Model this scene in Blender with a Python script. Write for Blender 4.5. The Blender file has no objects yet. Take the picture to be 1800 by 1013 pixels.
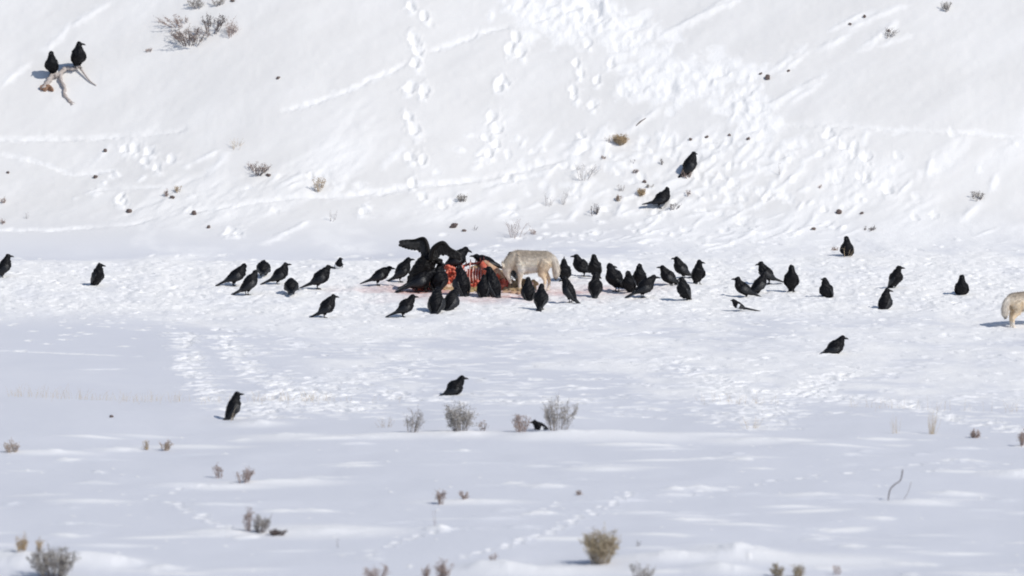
import bpy, bmesh, math, random
import numpy as np
from mathutils import Vector, Matrix

random.seed(7)
RNG = np.random.default_rng(11)
SC = bpy.context.scene
COL = SC.collection
R = math.radians

# ------------------------------------------------------------------ camera, sky, sun, exposure
DIST, DEP = 130.0, R(7.0)                 # metres to the carcass, angle the lens looks down
CAM = Vector((0.0, -DIST * math.cos(DEP), DIST * math.sin(DEP)))
FPX = 110.0 * DIST                        # focal length in pixels of an 1800 px wide frame
cd = bpy.data.cameras.new('camera')
cam = bpy.data.objects.new('camera', cd)
COL.objects.link(cam)
cam.location = CAM
cam.rotation_euler = (R(90) - DEP, 0, 0)
cd.sensor_width = 36.0
cd.sensor_fit = 'HORIZONTAL'
cd.lens = FPX / 1800.0 * 36.0
cd.clip_start, cd.clip_end = 1.0, 3000.0
cd.dof.use_dof = True
cd.dof.focus_distance = DIST - 1.0
cd.dof.aperture_fstop = 1.7
SC.camera = cam

SUN_EL, SUN_FRONT = 43.0, 38.0            # elevation; degrees the sun stands on the camera's side of due right
to_sun = Vector((math.cos(R(SUN_EL)) * math.cos(R(SUN_FRONT)), -math.cos(R(SUN_EL)) * math.sin(R(SUN_FRONT)), math.sin(R(SUN_EL))))
w = bpy.data.worlds.new('World')
SC.world = w
w.use_nodes = True
nt = w.node_tree
sky = nt.nodes.new('ShaderNodeTexSky')
sky.sky_type = 'NISHITA'
sky.sun_disc = False
sky.sun_elevation = R(SUN_EL)
sky.sun_rotation = math.atan2(to_sun.x, to_sun.y)
sky.altitude = 2000
nt.nodes['Background'].inputs[1].default_value = 0.115
nt.links.new(sky.outputs[0], nt.nodes['Background'].inputs[0])
ld = bpy.data.lights.new('sun', 'SUN')
ld.energy = 3.45
ld.angle = R(0.53)
ld.color = (1.0, 0.965, 0.91)
sun = bpy.data.objects.new('sun', ld)
COL.objects.link(sun)
sun.rotation_euler = to_sun.to_track_quat('Z', 'Y').to_euler()
sun.location = (30, -30, 40)
SC.view_settings.view_transform = 'Standard'
SC.view_settings.look = 'None'
SC.view_settings.gamma = 1.0
SC.view_settings.exposure = -0.13
SC.view_settings.use_curve_mapping = False
SC.render.engine = 'CYCLES'
SC.cycles.max_bounces = 6
SC.cycles.filter_width = 1.9

# ------------------------------------------------------------------ noise
def _hash(ix, iy, seed):
    h = (ix.astype(np.int64) * 374761393 + iy.astype(np.int64) * 668265263 + seed * 1442695041) & 0xFFFFFFFF
    h = ((h ^ (h >> 13)) * 1274126177) & 0xFFFFFFFF
    return ((h ^ (h >> 16)) & 0xFFFF) / 65535.0

def vnoise(x, y, seed=0):
    x, y = np.asarray(x, float), np.asarray(y, float)
    ix, iy = np.floor(x), np.floor(y)
    fx, fy = x - ix, y - iy
    fx, fy = fx * fx * fx * (fx * (fx * 6 - 15) + 10), fy * fy * fy * (fy * (fy * 6 - 15) + 10)
    a, b = _hash(ix, iy, seed), _hash(ix + 1, iy, seed)
    c, d = _hash(ix, iy + 1, seed), _hash(ix + 1, iy + 1, seed)
    return (a + (b - a) * fx) * (1 - fy) + (c + (d - c) * fx) * fy - 0.5

def fbm(x, y, seed=0, n=4, gain=0.5):
    s, a = 0.0, 1.0
    for k in range(n):
        s = s + a * vnoise(x * 2 ** k + 17.3 * k, y * 2 ** k - 9.1 * k, seed + k)
        a *= gain
    return s

def sstep(a, b, x):
    t = np.clip((x - a) / (b - a), 0, 1)
    return t * t * (3 - 2 * t)

# ------------------------------------------------------------------ the land: flat snow, a bank in front, a hillside behind
def hill_foot(x):
    return 6.45 + 0.10 * np.sin(x * 0.6 + 0.4)

def bank_edge(x):
    return -14.6 - 0.09 * x + 0.35 * np.sin(x * 0.55 + 1.0)

def base_z(x, y):
    x, y = np.asarray(x, float), np.asarray(y, float)
    k = 0.55
    t = (y - hill_foot(x)) / k
    soft = k * np.where(t > 30, t, np.log1p(np.exp(np.minimum(t, 30))))
    z = 0.74 * soft
    z = np.where(z > 25, 25 + (z - 25) * 0.5, z)
    z = z + sstep(6, 9, y) * (0.035 * np.sin(x * 0.8 + y * 0.5) + 0.03 * x)
    z = z - 0.20 * np.exp(-((y - hill_foot(x) + 1.3) / 1.0) ** 2) * sstep(1.0, -4.0, x)
    d = bank_edge(x) - y                               # metres in front of the bank's edge
    bank = 0.20 * sstep(-0.7, 0.35, d) + 0.024 * np.clip(d, 0, 18)
    z = z + bank
    near = np.clip(-38.0 - y, 0, None)                 # the slope the photographer stands on
    z = z + np.minimum(near * 0.15, 13.6) * sstep(0, 8, near) + 0.5 * np.clip(-135.0 - y, 0, 300) * 0.3
    return z

def ray(u, v):
    dx, dy = (u - 900.0) / FPX, -(v - 506.5) / FPX
    f = Vector((0, math.cos(DEP), -math.sin(DEP)))
    up = Vector((0, math.sin(DEP), math.cos(DEP)))
    return (f + Vector((1, 0, 0)) * dx + up * dy)

def at(u, v):
    """the spot of ground seen at a point of the photograph: first hit of the sight line with the land"""
    d = ray(u, v)
    ts = np.linspace(DIST - 36, DIST + 30, 1400)
    gap = (CAM.z + d.z * ts) - base_z(CAM.x + d.x * ts, CAM.y + d.y * ts)
    i = int(np.argmax(gap < 0))
    if gap[i] >= 0:
        i = len(ts) - 1
    a, b = ts[max(i - 1, 0)], ts[i]
    for _ in range(25):
        m = (a + b) / 2
        if CAM.z + d.z * m - float(base_z(CAM.x + d.x * m, CAM.y + d.y * m)) < 0:
            b = m
        else:
            a = m
    p = CAM + d * b
    return p.x, p.y

def ppm(y):
    return FPX / ((y - CAM.y) * math.cos(DEP) + CAM.z * math.sin(DEP))

def axis(parts):
    out = [np.array([parts[0][0]])]
    for a, b, n in parts:
        out.append(np.linspace(a, b, n + 1)[1:])
    return np.concatenate(out)

GX = axis([(-900, -200, 10), (-200, -40, 16), (-40, -14, 26), (-14, -10.2, 40), (-10.2, 10.2, 960), (10.2, 14, 40), (14, 40, 26), (40, 200, 16), (200, 900, 10)])
GY = axis([(-900, -200, 8), (-200, -60, 24), (-60, -36, 24), (-36, -31.5, 30), (-31.5, -16, 290), (-16, 5.0, 560), (5.0, 13.4, 330), (13.4, 18, 40), (18, 60, 40), (60, 400, 20), (400, 1200, 8)])
XX, YY = np.meshgrid(GX, GY)
ZZ = base_z(XX, YY)
BROKEN = np.zeros_like(ZZ)                 # how far the crust is trodden to loose white snow
BLOOD = np.zeros_like(ZZ)
DIRT = np.zeros_like(ZZ)
SLOPE_TONE = sstep(-1.8, 0.8, YY - hill_foot(XX))   # slope snow coloured lighter and warmer than the flat's crust

DXI = (GX > -12) & (GX < 12)
DYI = (GY > -34) & (GY < 16)
sl = np.ix_(DYI, DXI)
xs, ys = XX[sl], YY[sl]
onhill = sstep(-0.4, 0.6, ys - hill_foot(xs))
front = sstep(-0.3, 0.4, bank_edge(xs) - ys)
flat = (1 - onhill) * (1 - front)
big = fbm(xs * 0.45, ys * 0.30, 3, 3)
# hillside: soft wind-laid undulation running up to the right, a few rougher belts
ru, rv = xs * 0.80 + ys * 0.6, -xs * 0.6 + ys * 0.80
hz = 0.05 * big + 0.014 * fbm(ru * 0.7, rv * 2.0, 21, 3) + 0.006 * fbm(xs * 7, ys * 7, 25, 2)
belt = np.clip(sstep(-0.06, 0.32, fbm(ru * 0.55, rv * 1.1, 31, 3)) * sstep(4.2, 0.8, ys - hill_foot(xs)), 0, 1)
hz = hz + belt * 0.032 * fbm(ru * 2.6, rv * 5.2, 41, 3)
# flat: trodden round the carcass, smooth drifted patches towards the front
core = sstep(-6.2, -2.6, ys + 0.8 * fbm(xs * 0.5, ys * 0.4, 5, 2) - 0.05 * np.abs(xs)) * sstep(5.9, 3.6, ys + 1.6 * fbm(xs * 0.8, ys * 1.6, 7, 3))
patch = 0.8 * sstep(-0.14, 0.30, 0.6 * fbm(xs * 0.30 + 3, ys * 0.16, 51, 2) + 0.6 * fbm(xs * 0.75 + 3, ys * 0.85, 53, 4, .6) + 0.04 + 0.012 * xs) * sstep(-14.4, -12.0, ys)
patch = patch * (1 - 0.9 * sstep(-3.4, -5.2, xs + 0.15 * ys) * sstep(-4.6, -6.2, ys))
tread = np.clip(np.maximum(core, patch), 0, 1)
fz = 0.05 * big * 0.6 + tread * (0.5 + 0.5 * core) * (0.034 * fbm(xs * 1.9, ys * 1.9, 61, 3) + 0.016 * fbm(xs * 6, ys * 5, 65, 3, 0.6)) + (1 - tread) * 0.010 * fbm(xs * 0.8, ys * 1.6, 69, 2)
# bank in front: smooth crust with low drifts
bz = 0.05 * big + 0.018 * fbm(xs * 0.7, ys * 1.0, 71, 2) + 0.003 * fbm(xs * 6, ys * 6, 75, 2)
ZZ[sl] += hz * onhill + fz * flat + bz * front
BROKEN[sl] = np.clip(onhill * (0.12 + 0.45 * belt + 0.40 * fbm(ru * 0.8, rv * 2.4, 81, 3)) + flat * tread * (0.95 + 0.6 * fbm(xs * 2.2, ys * 1.2, 85, 3)) + front * 0.05, 0, 1)

def stamp(cx, cy, rx, ry, h, rot=0.0, kind='mound', broken=0.0, field=None):
    """one mark in the snow: a mound, or a pit with the pushed-up rim of a footprint"""
    m = 2.4 * max(rx, ry)
    i0, i1 = np.searchsorted(GX, (cx - m, cx + m))
    j0, j1 = np.searchsorted(GY, (cy - m, cy + m))
    if i1 <= i0 or j1 <= j0:
        return
    s = (slice(j0, j1), slice(i0, i1))
    dx, dy = XX[s] - cx, YY[s] - cy
    c, sn = math.cos(rot), math.sin(rot)
    q = np.sqrt(((dx * c + dy * sn) / rx) ** 2 + ((-dx * sn + dy * c) / ry) ** 2)
    if field is None and max(rx, ry) < 0.3:               # ragged outline
        wl = 1.1 / max(rx, ry)
        q = q * (1 + 0.75 * vnoise(XX[s] * wl + cx * 7.7, YY[s] * wl + cy * 5.3, 91) + 0.45 * vnoise(XX[s] * wl * 2.3, YY[s] * wl * 2.3, 93))
    if field is not None:
        field[s] = np.clip(field[s] + h * np.exp(-q * q), 0, 1)
        return
    if kind == 'mound':
        ZZ[s] += h * np.exp(-q * q)
    elif kind == 'clod':
        ZZ[s] += h * np.clip(1 - q ** 2, 0, 1) ** 1.5
    elif kind == 'groove':
        ZZ[s] -= h * np.exp(-q * q)
    else:
        ZZ[s] += -h * np.exp(-q ** 2.6) + 0.35 * h * np.exp(-((q - 1.35) / 0.42) ** 2)
    if broken:
        BROKEN[s] = np.maximum(BROKEN[s], broken * np.exp(-(q / 1.35) ** 3))

def walk(pts, step):
    P = [at(u, v) for u, v in pts]
    out = []
    for (x0, y0), (x1, y1) in zip(P, P[1:]):
        n = max(1, int(math.hypot(x1 - x0, y1 - y0) / step))
        for k in range(n):
            t = k / n
            out.append((x0 + (x1 - x0) * t, y0 + (y1 - y0) * t, math.atan2(y1 - y0, x1 - x0)))
    return out

def furrow(pts, r=0.05, d=0.035, step=0.03, br=0.9, gap=0.02):
    ph = random.uniform(0, 100)
    for k, (x, y, a) in enumerate(walk(pts, step)):
        on = float(fbm(np.array(k * step * 0.9 + ph), np.array(0.5), 77, 3)) + 0.34 - gap
        if on < 0:
            continue
        o = random.gauss(0, 0.02)
        stamp(x - math.sin(a) * o, y + math.cos(a) * o, r * random.uniform(0.9, 1.9), r * random.uniform(0.35, 0.75), 0.22 * d * random.uniform(0.2, 1.1), a + random.gauss(0, .3), 'groove', br * min(1, 0.35 + on * 2.2) * random.uniform(.6, 1))

def prints(pts, step=0.30, r=0.06, d=0.06, side=0.06, br=1.0, jit=0.03):
    for k, (x, y, a) in enumerate(walk(pts, step)):
        o = side * (1 if k % 2 else -1) + random.gauss(0, jit)
        stamp(x - math.sin(a) * o, y + math.cos(a) * o, r * random.uniform(1.0, 1.7), r * random.uniform(0.75, 1.1), 0.6 * d * random.uniform(0.5, 1.2), a + random.gauss(0, 0.3), 'pit', br * random.uniform(.5, .9))

def single(pts, r=0.08, d=0.05):
    for u, v in pts:
        x, y = at(u, v)
        stamp(x, y, r * random.uniform(0.8, 1.1), r * random.uniform(1.1, 1.8), d * .6, random.gauss(0, 0.25), 'pit', 1.0)
        stamp(x + random.uniform(-.05, .05), y - 0.13, r * 0.8, r * 0.9, 0.015, 0, 'mound', 0.9)

def rubble(pts, half, n, r=(0.04, 0.15), h=(0.004, 0.013)):
    W = walk(pts, 0.05)
    for _ in range(n):
        x, y, a = random.choice(W)
        o, f = random.gauss(0, half * 0.5), random.gauss(0, half * 0.3)
        x, y = x - math.sin(a) * o + math.cos(a) * f, y + math.cos(a) * o + math.sin(a) * f
        if random.random() < 0.6:
            stamp(x, y, random.uniform(*r), random.uniform(*r), random.uniform(*h), random.uniform(0, 3), 'clod', 1.0)
        else:
            stamp(x, y, random.uniform(*r) * 1.2, random.uniform(*r) * 1.2, random.uniform(*h) * 1.1, random.uniform(0, 3), 'pit', 1.0)

# marks on the hillside
furrow([(-30, 245), (150, 243), (300, 232), (450, 208), (530, 190), (600, 165), (680, 130), (745, 95), (850, 55), (930, 38), (1000, 18), (1050, 2)], 0.055, 0.05)
furrow([(-30, 262), (60, 285), (130, 308), (200, 300)], 0.05, 0.04)
furrow([(70, 340), (200, 333), (300, 330)], 0.05, 0.035, gap=0.3)
furrow([(-30, 405), (110, 404), (230, 396), (290, 380), (400, 366), (520, 348), (600, 345), (730, 325), (830, 315), (950, 290), (1020, 270), (1100, 215), (1170, 185)], 0.06, 0.045)
furrow([(640, 345), (740, 326), (845, 316)], 0.05, 0.04, gap=0.2)
furrow([(860, 322), (950, 305), (1015, 275)], 0.06, 0.04, gap=0.2)
furrow([(1330, 222), (1460, 219), (1560, 228), (1640, 232), (1830, 242)], 0.05, 0.04)
furrow([(1180, 258), (1280, 245), (1345, 222)], 0.05, 0.035)
for a, b in (((1165, 62), (1300, 0)), ((1190, 48), (1290, -4)), ((1345, 132), (1416, 84)), ((1375, 125), (1420, 92)), ((1350, 188), (1446, 135)), ((1390, 180), (1440, 148)),
             ((1445, 84), (1490, 62)), ((1465, 50), (1525, 22)), ((1500, 48), (1582, 14)), ((1510, 92), (1575, 42)), ((1560, 80), (1592, 66)), ((5, 148), (48, 116)), ((80, 88), (120, 50)), ((130, 45), (188, 4)),
             ((470, 425), (540, 390)), ((1100, 232), (1160, 190)), ((1240, 440), (1340, 400))):
    if True:
        for x, y, an in walk([a, b], 0.05):
            stamp(x + random.gauss(0, .02), y + random.gauss(0, .02), random.uniform(.07, .16), random.uniform(.03, .06), random.uniform(.002, .010), an + random.gauss(0, .15), 'mound', random.uniform(.3, .85))
single([(745, 30), (728, 72), (736, 92), (730, 112), (720, 155), (745, 164), (718, 205), (729, 228), (722, 277), (743, 280), (727, 320), (722, 12)], 0.075, 0.07)
single([(908, 66), (897, 86), (914, 92), (885, 140), (878, 150), (864, 206), (875, 224), (856, 240), (873, 250), (859, 268)], 0.07, 0.06)
single([(1034, 76), (1014, 108), (1022, 128), (1008, 156), (1010, 168), (1050, 138), (1042, 184), (1022, 240), (1074, 110)], 0.06, 0.05)
single([(1456, 236), (1484, 256), (1522, 276), (1522, 312), (1560, 332), (1500, 262)], 0.075, 0.06)
single([(236, 262), (262, 268), (220, 262), (276, 296), (255, 284), (210, 350), (215, 358), (405, 408), (419, 410), (640, 372), (745, 345)], 0.07, 0.05)
rubble([(880, 0), (960, 30), (1020, 28), (1085, 30), (1080, 70), (1150, 100), (1190, 130), (1240, 140), (1330, 150)], 0.42, 190)
rubble([(1300, 175), (1330, 205), (1350, 235)], 0.3, 70)
rubble([(1100, 150), (1170, 155), (1210, 170)], 0.25, 50)
rubble([(1000, 30), (1060, 10)], 0.35, 45, (0.08, 0.2), (0.006, 0.016))
for _ in range(420):                          # rough, kicked-about snow at the hill's foot
    u = random.gauss(1180, 190) if random.random() < 0.75 else random.uniform(150, 1800)
    v = random.uniform(235, 432)
    if u < 650 and v > 390:
        continue
    x, y = at(u, v)
    k = random.random()
    if k < 0.5:
        stamp(x, y, random.uniform(0.08, 0.26), random.uniform(0.03, 0.07), random.uniform(0.008, 0.026), random.gauss(0.7, 0.4), 'mound', 0.9)
    else:
        stamp(x, y, random.uniform(0.05, 0.10), random.uniform(0.05, 0.09), random.uniform(0.008, 0.026), random.uniform(0, 3), 'pit' if k < 0.8 else 'clod', 0.9)
# marks on the flat: feet of many birds and coyotes, thickest round the carcass
for _ in range(5200):
    y = random.gauss(0.2, 2.7)
    x = random.uniform(-10, 10)
    if y > 5.4 or y < -8.5:
        continue
    s = random.random()
    r0 = random.uniform(0.025, 0.055)
    stamp(x, y, r0 * random.uniform(1, 2.2), r0 * random.uniform(0.8, 1.6), random.uniform(0.006, 0.020), random.uniform(0, 3.1), 'pit' if s < 0.8 else 'clod', 0.95)
for _ in range(1500):
    u, v = random.uniform(420, 1810), random.uniform(560, 735)
    if random.random() > 0.30 + 0.7 * float(vnoise(u / 130.0, v / 26.0, 5) + 0.5):
        continue
    x, y = at(u, v)
    stamp(x, y, random.uniform(0.05, 0.20), random.uniform(0.03, 0.08), random.uniform(0.006, 0.020), random.gauss(0, .5), 'pit' if random.random() < 0.7 else 'mound', random.uniform(.4, .9))
def tramp(pts, half, n):
    W = walk(pts, 0.1)
    for _ in range(n):
        x, y, a = random.choice(W)
        stamp(x + random.gauss(0, half), y + random.gauss(0, half * 1.6), random.uniform(0.06, 0.16), random.uniform(0.03, 0.07), random.uniform(0.009, 0.024), random.gauss(0, .6), 'pit', random.uniform(.7, 1))
tramp([(328, 585), (332, 620), (342, 660), (375, 692), (400, 720)], 0.10, 150)
tramp([(395, 580), (415, 620), (450, 660), (520, 690)], 0.12, 110)
tramp([(700, 650), (600, 680), (520, 700), (450, 730)], 0.25, 240)
tramp([(480, 690), (640, 720), (700, 715)], 0.22, 200)
tramp([(680, 690), (820, 705), (1000, 708), (1080, 700)], 0.12, 170)
tramp([(1210, 640), (1290, 680), (1330, 720), (1330, 760)], 0.25, 260)
tramp([(1480, 650), (1420, 690), (1350, 715)], 0.18, 150)
tramp([(1380, 690), (1590, 705), (1650, 730), (1800, 755)], 0.12, 150)
for pts in (((-20, 655), (215, 648)), ((-20, 616), (140, 622), (330, 630)), ((390, 660), (445, 660)), ((1500, 676), (1800, 684)), ((1450, 752), (1620, 762)), ((1080, 640), (1300, 650)), ((700, 738), (1000, 738))):
    furrow(list(pts), 0.05, 0.03, gap=0.3)
# marks on the bank in front
prints([(1112, 868), (1040, 905), (960, 940), (880, 965), (790, 985)], 0.24, 0.055, 0.045, 0.04)
prints([(980, 885), (930, 905), (890, 915)], 0.25, 0.05, 0.03, 0.03)
prints([(255, 878), (320, 860), (400, 850)], 0.3, 0.05, 0.03, 0.03)
prints([(296, 884), (340, 902), (380, 922), (410, 932)], 0.25, 0.06, 0.04, 0.03)
prints([(640, 975), (700, 955), (760, 938), (790, 925)], 0.3, 0.06, 0.04, 0.04)
prints([(1210, 870), (1330, 852), (1440, 838), (1540, 828), (1620, 818), (1720, 800)], 0.34, 0.06, 0.035, 0.04)
prints([(1630, 830), (1700, 822), (1800, 806)], 0.35, 0.05, 0.03, 0.03)
for pts in (((-20, 912), (160, 920), (330, 932)), ((-20, 892), (150, 884), (280, 892)), ((1280, 926), (1380, 934)), ((1430, 938), (1600, 950), (1810, 958)), ((600, 907), (690, 908), (900, 910)), ((100, 805), (170, 810)), ((1030, 912), (1100, 915))):
    furrow(list(pts), 0.05, 0.022, gap=0.3, br=0.8)
for _ in range(150):                          # low wind-drift lips
    u, v = random.uniform(-40, 1840), random.uniform(765, 1010)
    x, y = at(u, v)
    stamp(x, y, random.uniform(0.08, 0.42), random.uniform(0.05, 0.14), random.uniform(0.008, 0.032), random.gauss(0, 0.15), 'mound', random.choice((0.15, 0.5, 0.9)))
for _ in range(180):
    u, v = random.uniform(-40, 1840), random.uniform(765, 1010)
    x, y = at(u, v)
    stamp(x, y, random.uniform(0.012, 0.03), random.uniform(0.012, 0.03), random.uniform(0.01, 0.03), 0, 'clod', 1.0)
# drifts heaped in the lee of the bushes: u, v, half-width m, depth m, height m
for u, v, rx, ry, h in ((1080, 768, 1.1, .5, .09), (800, 765, .55, .35, .07), (960, 770, .5, .3, .07), (660, 768, .6, .3, .05), (500, 768, .5, .4, .06), (450, 742, .35, .3, .07), (480, 848, .7, .28, .07), (400, 855, .5, .2, .05),
                        (560, 935, .9, .5, .07), (400, 938, .5, .3, .06), (120, 992, .55, .4, .16), (20, 985, .4, .5, .14), (180, 990, .4, .5, .09), (870, 1000, .35, .4, .13), (960, 1005, .9, .4, .07),
                        (1180, 985, .6, .35, .09), (1290, 975, .45, .6, .13), (1400, 985, 1.0, .5, .07), (1270, 1005, .3, .3, .10), (830, 884, .55, .2, .05), (770, 932, .16, .16, .09), (1330, 775, .6, .3, .05), (80, 798, .5, .2, .05),
                        (1790, 834, .4, .3, .11), (1610, 885, .4, .2, .05), (1680, 868, .3, .2, .05), (1420, 872, .3, .15, .04), (1230, 860, .25, .15, .05), (1060, 826, .4, .2, .045), (960, 858, .22, .15, .04), (285, 1000, .2, .15, .06), (340, 783, .6, .2, .03),
                        (160, 882, .4, .15, .03), (210, 790, .25, .2, .04), (1250, 765, .5, .2, .04)):
    x, y = at(u, v)
    h *= 0.68
    stamp(x, y, rx, ry, h, 0, 'mound', 0.7)
    for _ in range(4):
        stamp(x + random.gauss(0, rx * .5), y + random.gauss(0, ry * .4), rx * .3, ry * .3, h * .25, 0, 'mound', 0.6)
# blood trodden into the snow
for _ in range(170):
    u, v = random.gauss(850, 110), random.gauss(512, 9)
    x, y = at(u, min(max(v, 492), 530))
    stamp(x, y, random.uniform(.08, .35), random.uniform(.08, .3), random.uniform(.05, .20), 0, field=BLOOD)
for _ in range(90):
    u, v = random.gauss(1070, 60), random.gauss(512, 8)
    x, y = at(u, v)
    stamp(x, y, random.uniform(.1, .3), random.uniform(.1, .3), random.uniform(.02, .07), 0, field=BLOOD)
for u, v, r, k in ((735, 511, .22, .8), (715, 513, .25, .5), (690, 508, .3, .35), (650, 509, .3, .25), (755, 510, .2, .8), (900, 520, .25, .6), (985, 515, .3, .3), (970, 508, .2, .4)):
    x, y = at(u, v)
    stamp(x, y, r, r * 0.9, k, 0, field=BLOOD)
for _ in range(70):
    u, v = random.uniform(600, 1160), random.gauss(520, 16)
    x, y = at(u, v)
    stamp(x, y, random.uniform(.02, .06), random.uniform(.03, .09), random.uniform(.15, .5), 0, field=DIRT)

BROKEN *= 1 - 0.22 * SLOPE_TONE                      # broken snow is whitened less on the slope

def ground_z(x, y):
    i = min(max(int(np.searchsorted(GX, x)) - 1, 0), len(GX) - 2)
    j = min(max(int(np.searchsorted(GY, y)) - 1, 0), len(GY) - 2)
    fx, fy = (x - GX[i]) / (GX[i + 1] - GX[i]), (y - GY[j]) / (GY[j + 1] - GY[j])
    return float((ZZ[j, i] * (1 - fx) + ZZ[j, i + 1] * fx) * (1 - fy) + (ZZ[j + 1, i] * (1 - fx) + ZZ[j + 1, i + 1] * fx) * fy)

# ------------------------------------------------------------------ materials
def new_mat(name):
    m = bpy.data.materials.new(name)
    m.use_nodes = True
    return m, m.node_tree, m.node_tree.nodes['Principled BSDF']

def mat(name, c1, c2=None, scale=30.0, rough=0.7, bump=0.0, attr=None, spec=0.4, stretch=None):
    m, t, b = new_mat(name)
    b.inputs['Roughness'].default_value = rough
    b.inputs['Specular IOR Level'].default_value = spec
    tc = t.nodes.new('ShaderNodeTexCoord')
    n = t.nodes.new('ShaderNodeTexNoise')
    n.inputs['Scale'].default_value = scale
    n.inputs['Detail'].default_value = 5
    src = tc.outputs['Object']
    if stretch:
        mp = t.nodes.new('ShaderNodeMapping')
        mp.inputs['Scale'].default_value = stretch
        t.links.new(src, mp.inputs[0])
        src = mp.outputs[0]
    t.links.new(src, n.inputs['Vector'])
    if attr:
        a = t.nodes.new('ShaderNodeAttribute')
        a.attribute_name = attr
        mx = t.nodes.new('ShaderNodeMixRGB')
        mx.blend_type = 'MULTIPLY'
        mx.inputs[0].default_value = 1.0
        rp = t.nodes.new('ShaderNodeValToRGB')
        rp.color_ramp.elements[0].position, rp.color_ramp.elements[1].position = 0.3, 0.7
        rp.color_ramp.elements[0].color = (0.72, 0.72, 0.72, 1)
        rp.color_ramp.elements[1].color = (1.12, 1.12, 1.12, 1)
        t.links.new(n.outputs[0], rp.inputs[0])
        t.links.new(a.outputs['Color'], mx.inputs[1])
        t.links.new(rp.outputs[0], mx.inputs[2])
        t.links.new(mx.outputs[0], b.inputs['Base Color'])
    else:
        rp = t.nodes.new('ShaderNodeValToRGB')
        rp.color_ramp.elements[0].position, rp.color_ramp.elements[1].position = 0.32, 0.68
        rp.color_ramp.elements[0].color = (*c1, 1)
        rp.color_ramp.elements[1].color = (*(c2 or c1), 1)
        t.links.new(n.outputs[0], rp.inputs[0])
        t.links.new(rp.outputs[0], b.inputs['Base Color'])
    if bump:
        bp = t.nodes.new('ShaderNodeBump')
        bp.inputs['Strength'].default_value = bump
        bp.inputs['Distance'].default_value = 0.01
        t.links.new(n.outputs[0], bp.inputs['Height'])
        t.links.new(bp.outputs[0], b.inputs['Normal'])
    return m

def snow_mat():
    m, t, b = new_mat('snow')
    N, L = t.nodes, t.links
    b.inputs['Roughness'].default_value = 0.75
    b.inputs['Specular IOR Level'].default_value = 0.25
    tc = N.new('ShaderNodeTexCoord')
    def attr(nm):
        a = N.new('ShaderNodeAttribute')
        a.attribute_name = nm
        return a.outputs['Fac']
    def mix(f, a, c):
        x = N.new('ShaderNodeMixRGB')
        if isinstance(f, float):
            x.inputs[0].default_value = f
        else:
            L.new(f, x.inputs[0])
        for k, s in ((1, a), (2, c)):
            if isinstance(s, tuple):
                x.inputs[k].default_value = (*s, 1)
            else:
                L.new(s, x.inputs[k])
        return x.outputs[0]
    def noise(sc, det=4):
        n = N.new('ShaderNodeTexNoise')
        n.inputs['Scale'].default_value = sc
        n.inputs['Detail'].default_value = det
        L.new(tc.outputs['Object'], n.inputs['Vector'])
        return n.outputs[0]
    def math_(op, a, c):
        x = N.new('ShaderNodeMath')
        x.operation = op
        x.use_clamp = True
        for k, s in ((0, a), (1, c)):
            if isinstance(s, float):
                x.inputs[k].default_value = s
            else:
                L.new(s, x.inputs[k])
        return x.outputs[0]
    crust = mix(noise(1.3, 3), (0.71, 0.717, 0.757), (0.735, 0.739, 0.774))
    crust = mix(attr('slope_tone'), crust, mix(noise(0.9, 4), (0.772, 0.75, 0.718), (0.795, 0.774, 0.745)))
    col = mix(attr('broken'), crust, (0.97, 0.95, 0.92))
    bl = math_('MULTIPLY', attr('blood'), math_('ADD', noise(9.0), 0.15))
    col = mix(bl, col, (0.50, 0.10, 0.07))
    dr = math_('MULTIPLY', attr('dirt'), noise(24.0))
    col = mix(dr, col, (0.20, 0.13, 0.10))
    L.new(col, b.inputs['Base Color'])
    bp = N.new('ShaderNodeBump')
    bp.inputs['Distance'].default_value = 0.02
    L.new(math_('MULTIPLY', attr('broken'), 0.55), bp.inputs['Strength'])
    L.new(noise(34.0, 6), bp.inputs['Height'])
    bp2 = N.new('ShaderNodeBump')
    bp2.inputs['Distance'].default_value = 0.004
    bp2.inputs['Strength'].default_value = 0.25
    L.new(noise(120.0, 3), bp2.inputs['Height'])
    L.new(bp.outputs[0], bp2.inputs['Normal'])
    L.new(bp2.outputs[0], b.inputs['Normal'])
    return m

M = {}
M['snow'] = snow_mat()
M['feather'] = mat('black_feather', (0.003, 0.003, 0.004), (0.008, 0.008, 0.010), 60, 0.5, 0.35, spec=0.16, stretch=(1, 2.5, 2.5))
M['wing'] = mat('glossy_wing_feather', (0.003, 0.003, 0.004), (0.009, 0.010, 0.013), 45, 0.40, 0.5, spec=0.42, stretch=(0.6, 3, 4))
M['bill'] = mat('black_horn', (0.012, 0.012, 0.013), (0.02, 0.02, 0.02), 80, 0.35)
M['leg'] = mat('black_scaly_leg', (0.012, 0.011, 0.011), (0.025, 0.024, 0.024), 200, 0.55)
M['white_feather'] = mat('white_feather', (0.72, 0.72, 0.72), (0.82, 0.82, 0.82), 60, 0.6)
M['eagle'] = mat('dark_brown_feather', (0.003, 0.003, 0.003), (0.011, 0.009, 0.008), 40, 0.5, 0.5, spec=0.18)
M['flight'] = mat('grey_brown_flight_feather', (0.008, 0.008, 0.008), (0.06, 0.058, 0.056), 18, 0.5, 0.4, spec=0.2)
M['coat'] = mat('coyote_coat', None, None, 60, 0.85, 0.6, attr='coat', spec=0.2)
M['fur'] = mat('coyote_guard_hair', None, None, 90, 0.8, 0.0, attr='coat', spec=0.2)
M['hide'] = mat('carcass_hide', (0.28, 0.18, 0.09), (0.58, 0.44, 0.27), 14, 0.85, 0.7)
M['flap'] = mat('pale_hide', (0.46, 0.25, 0.15), (0.66, 0.50, 0.34), 10, 0.8, 0.5)
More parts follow.
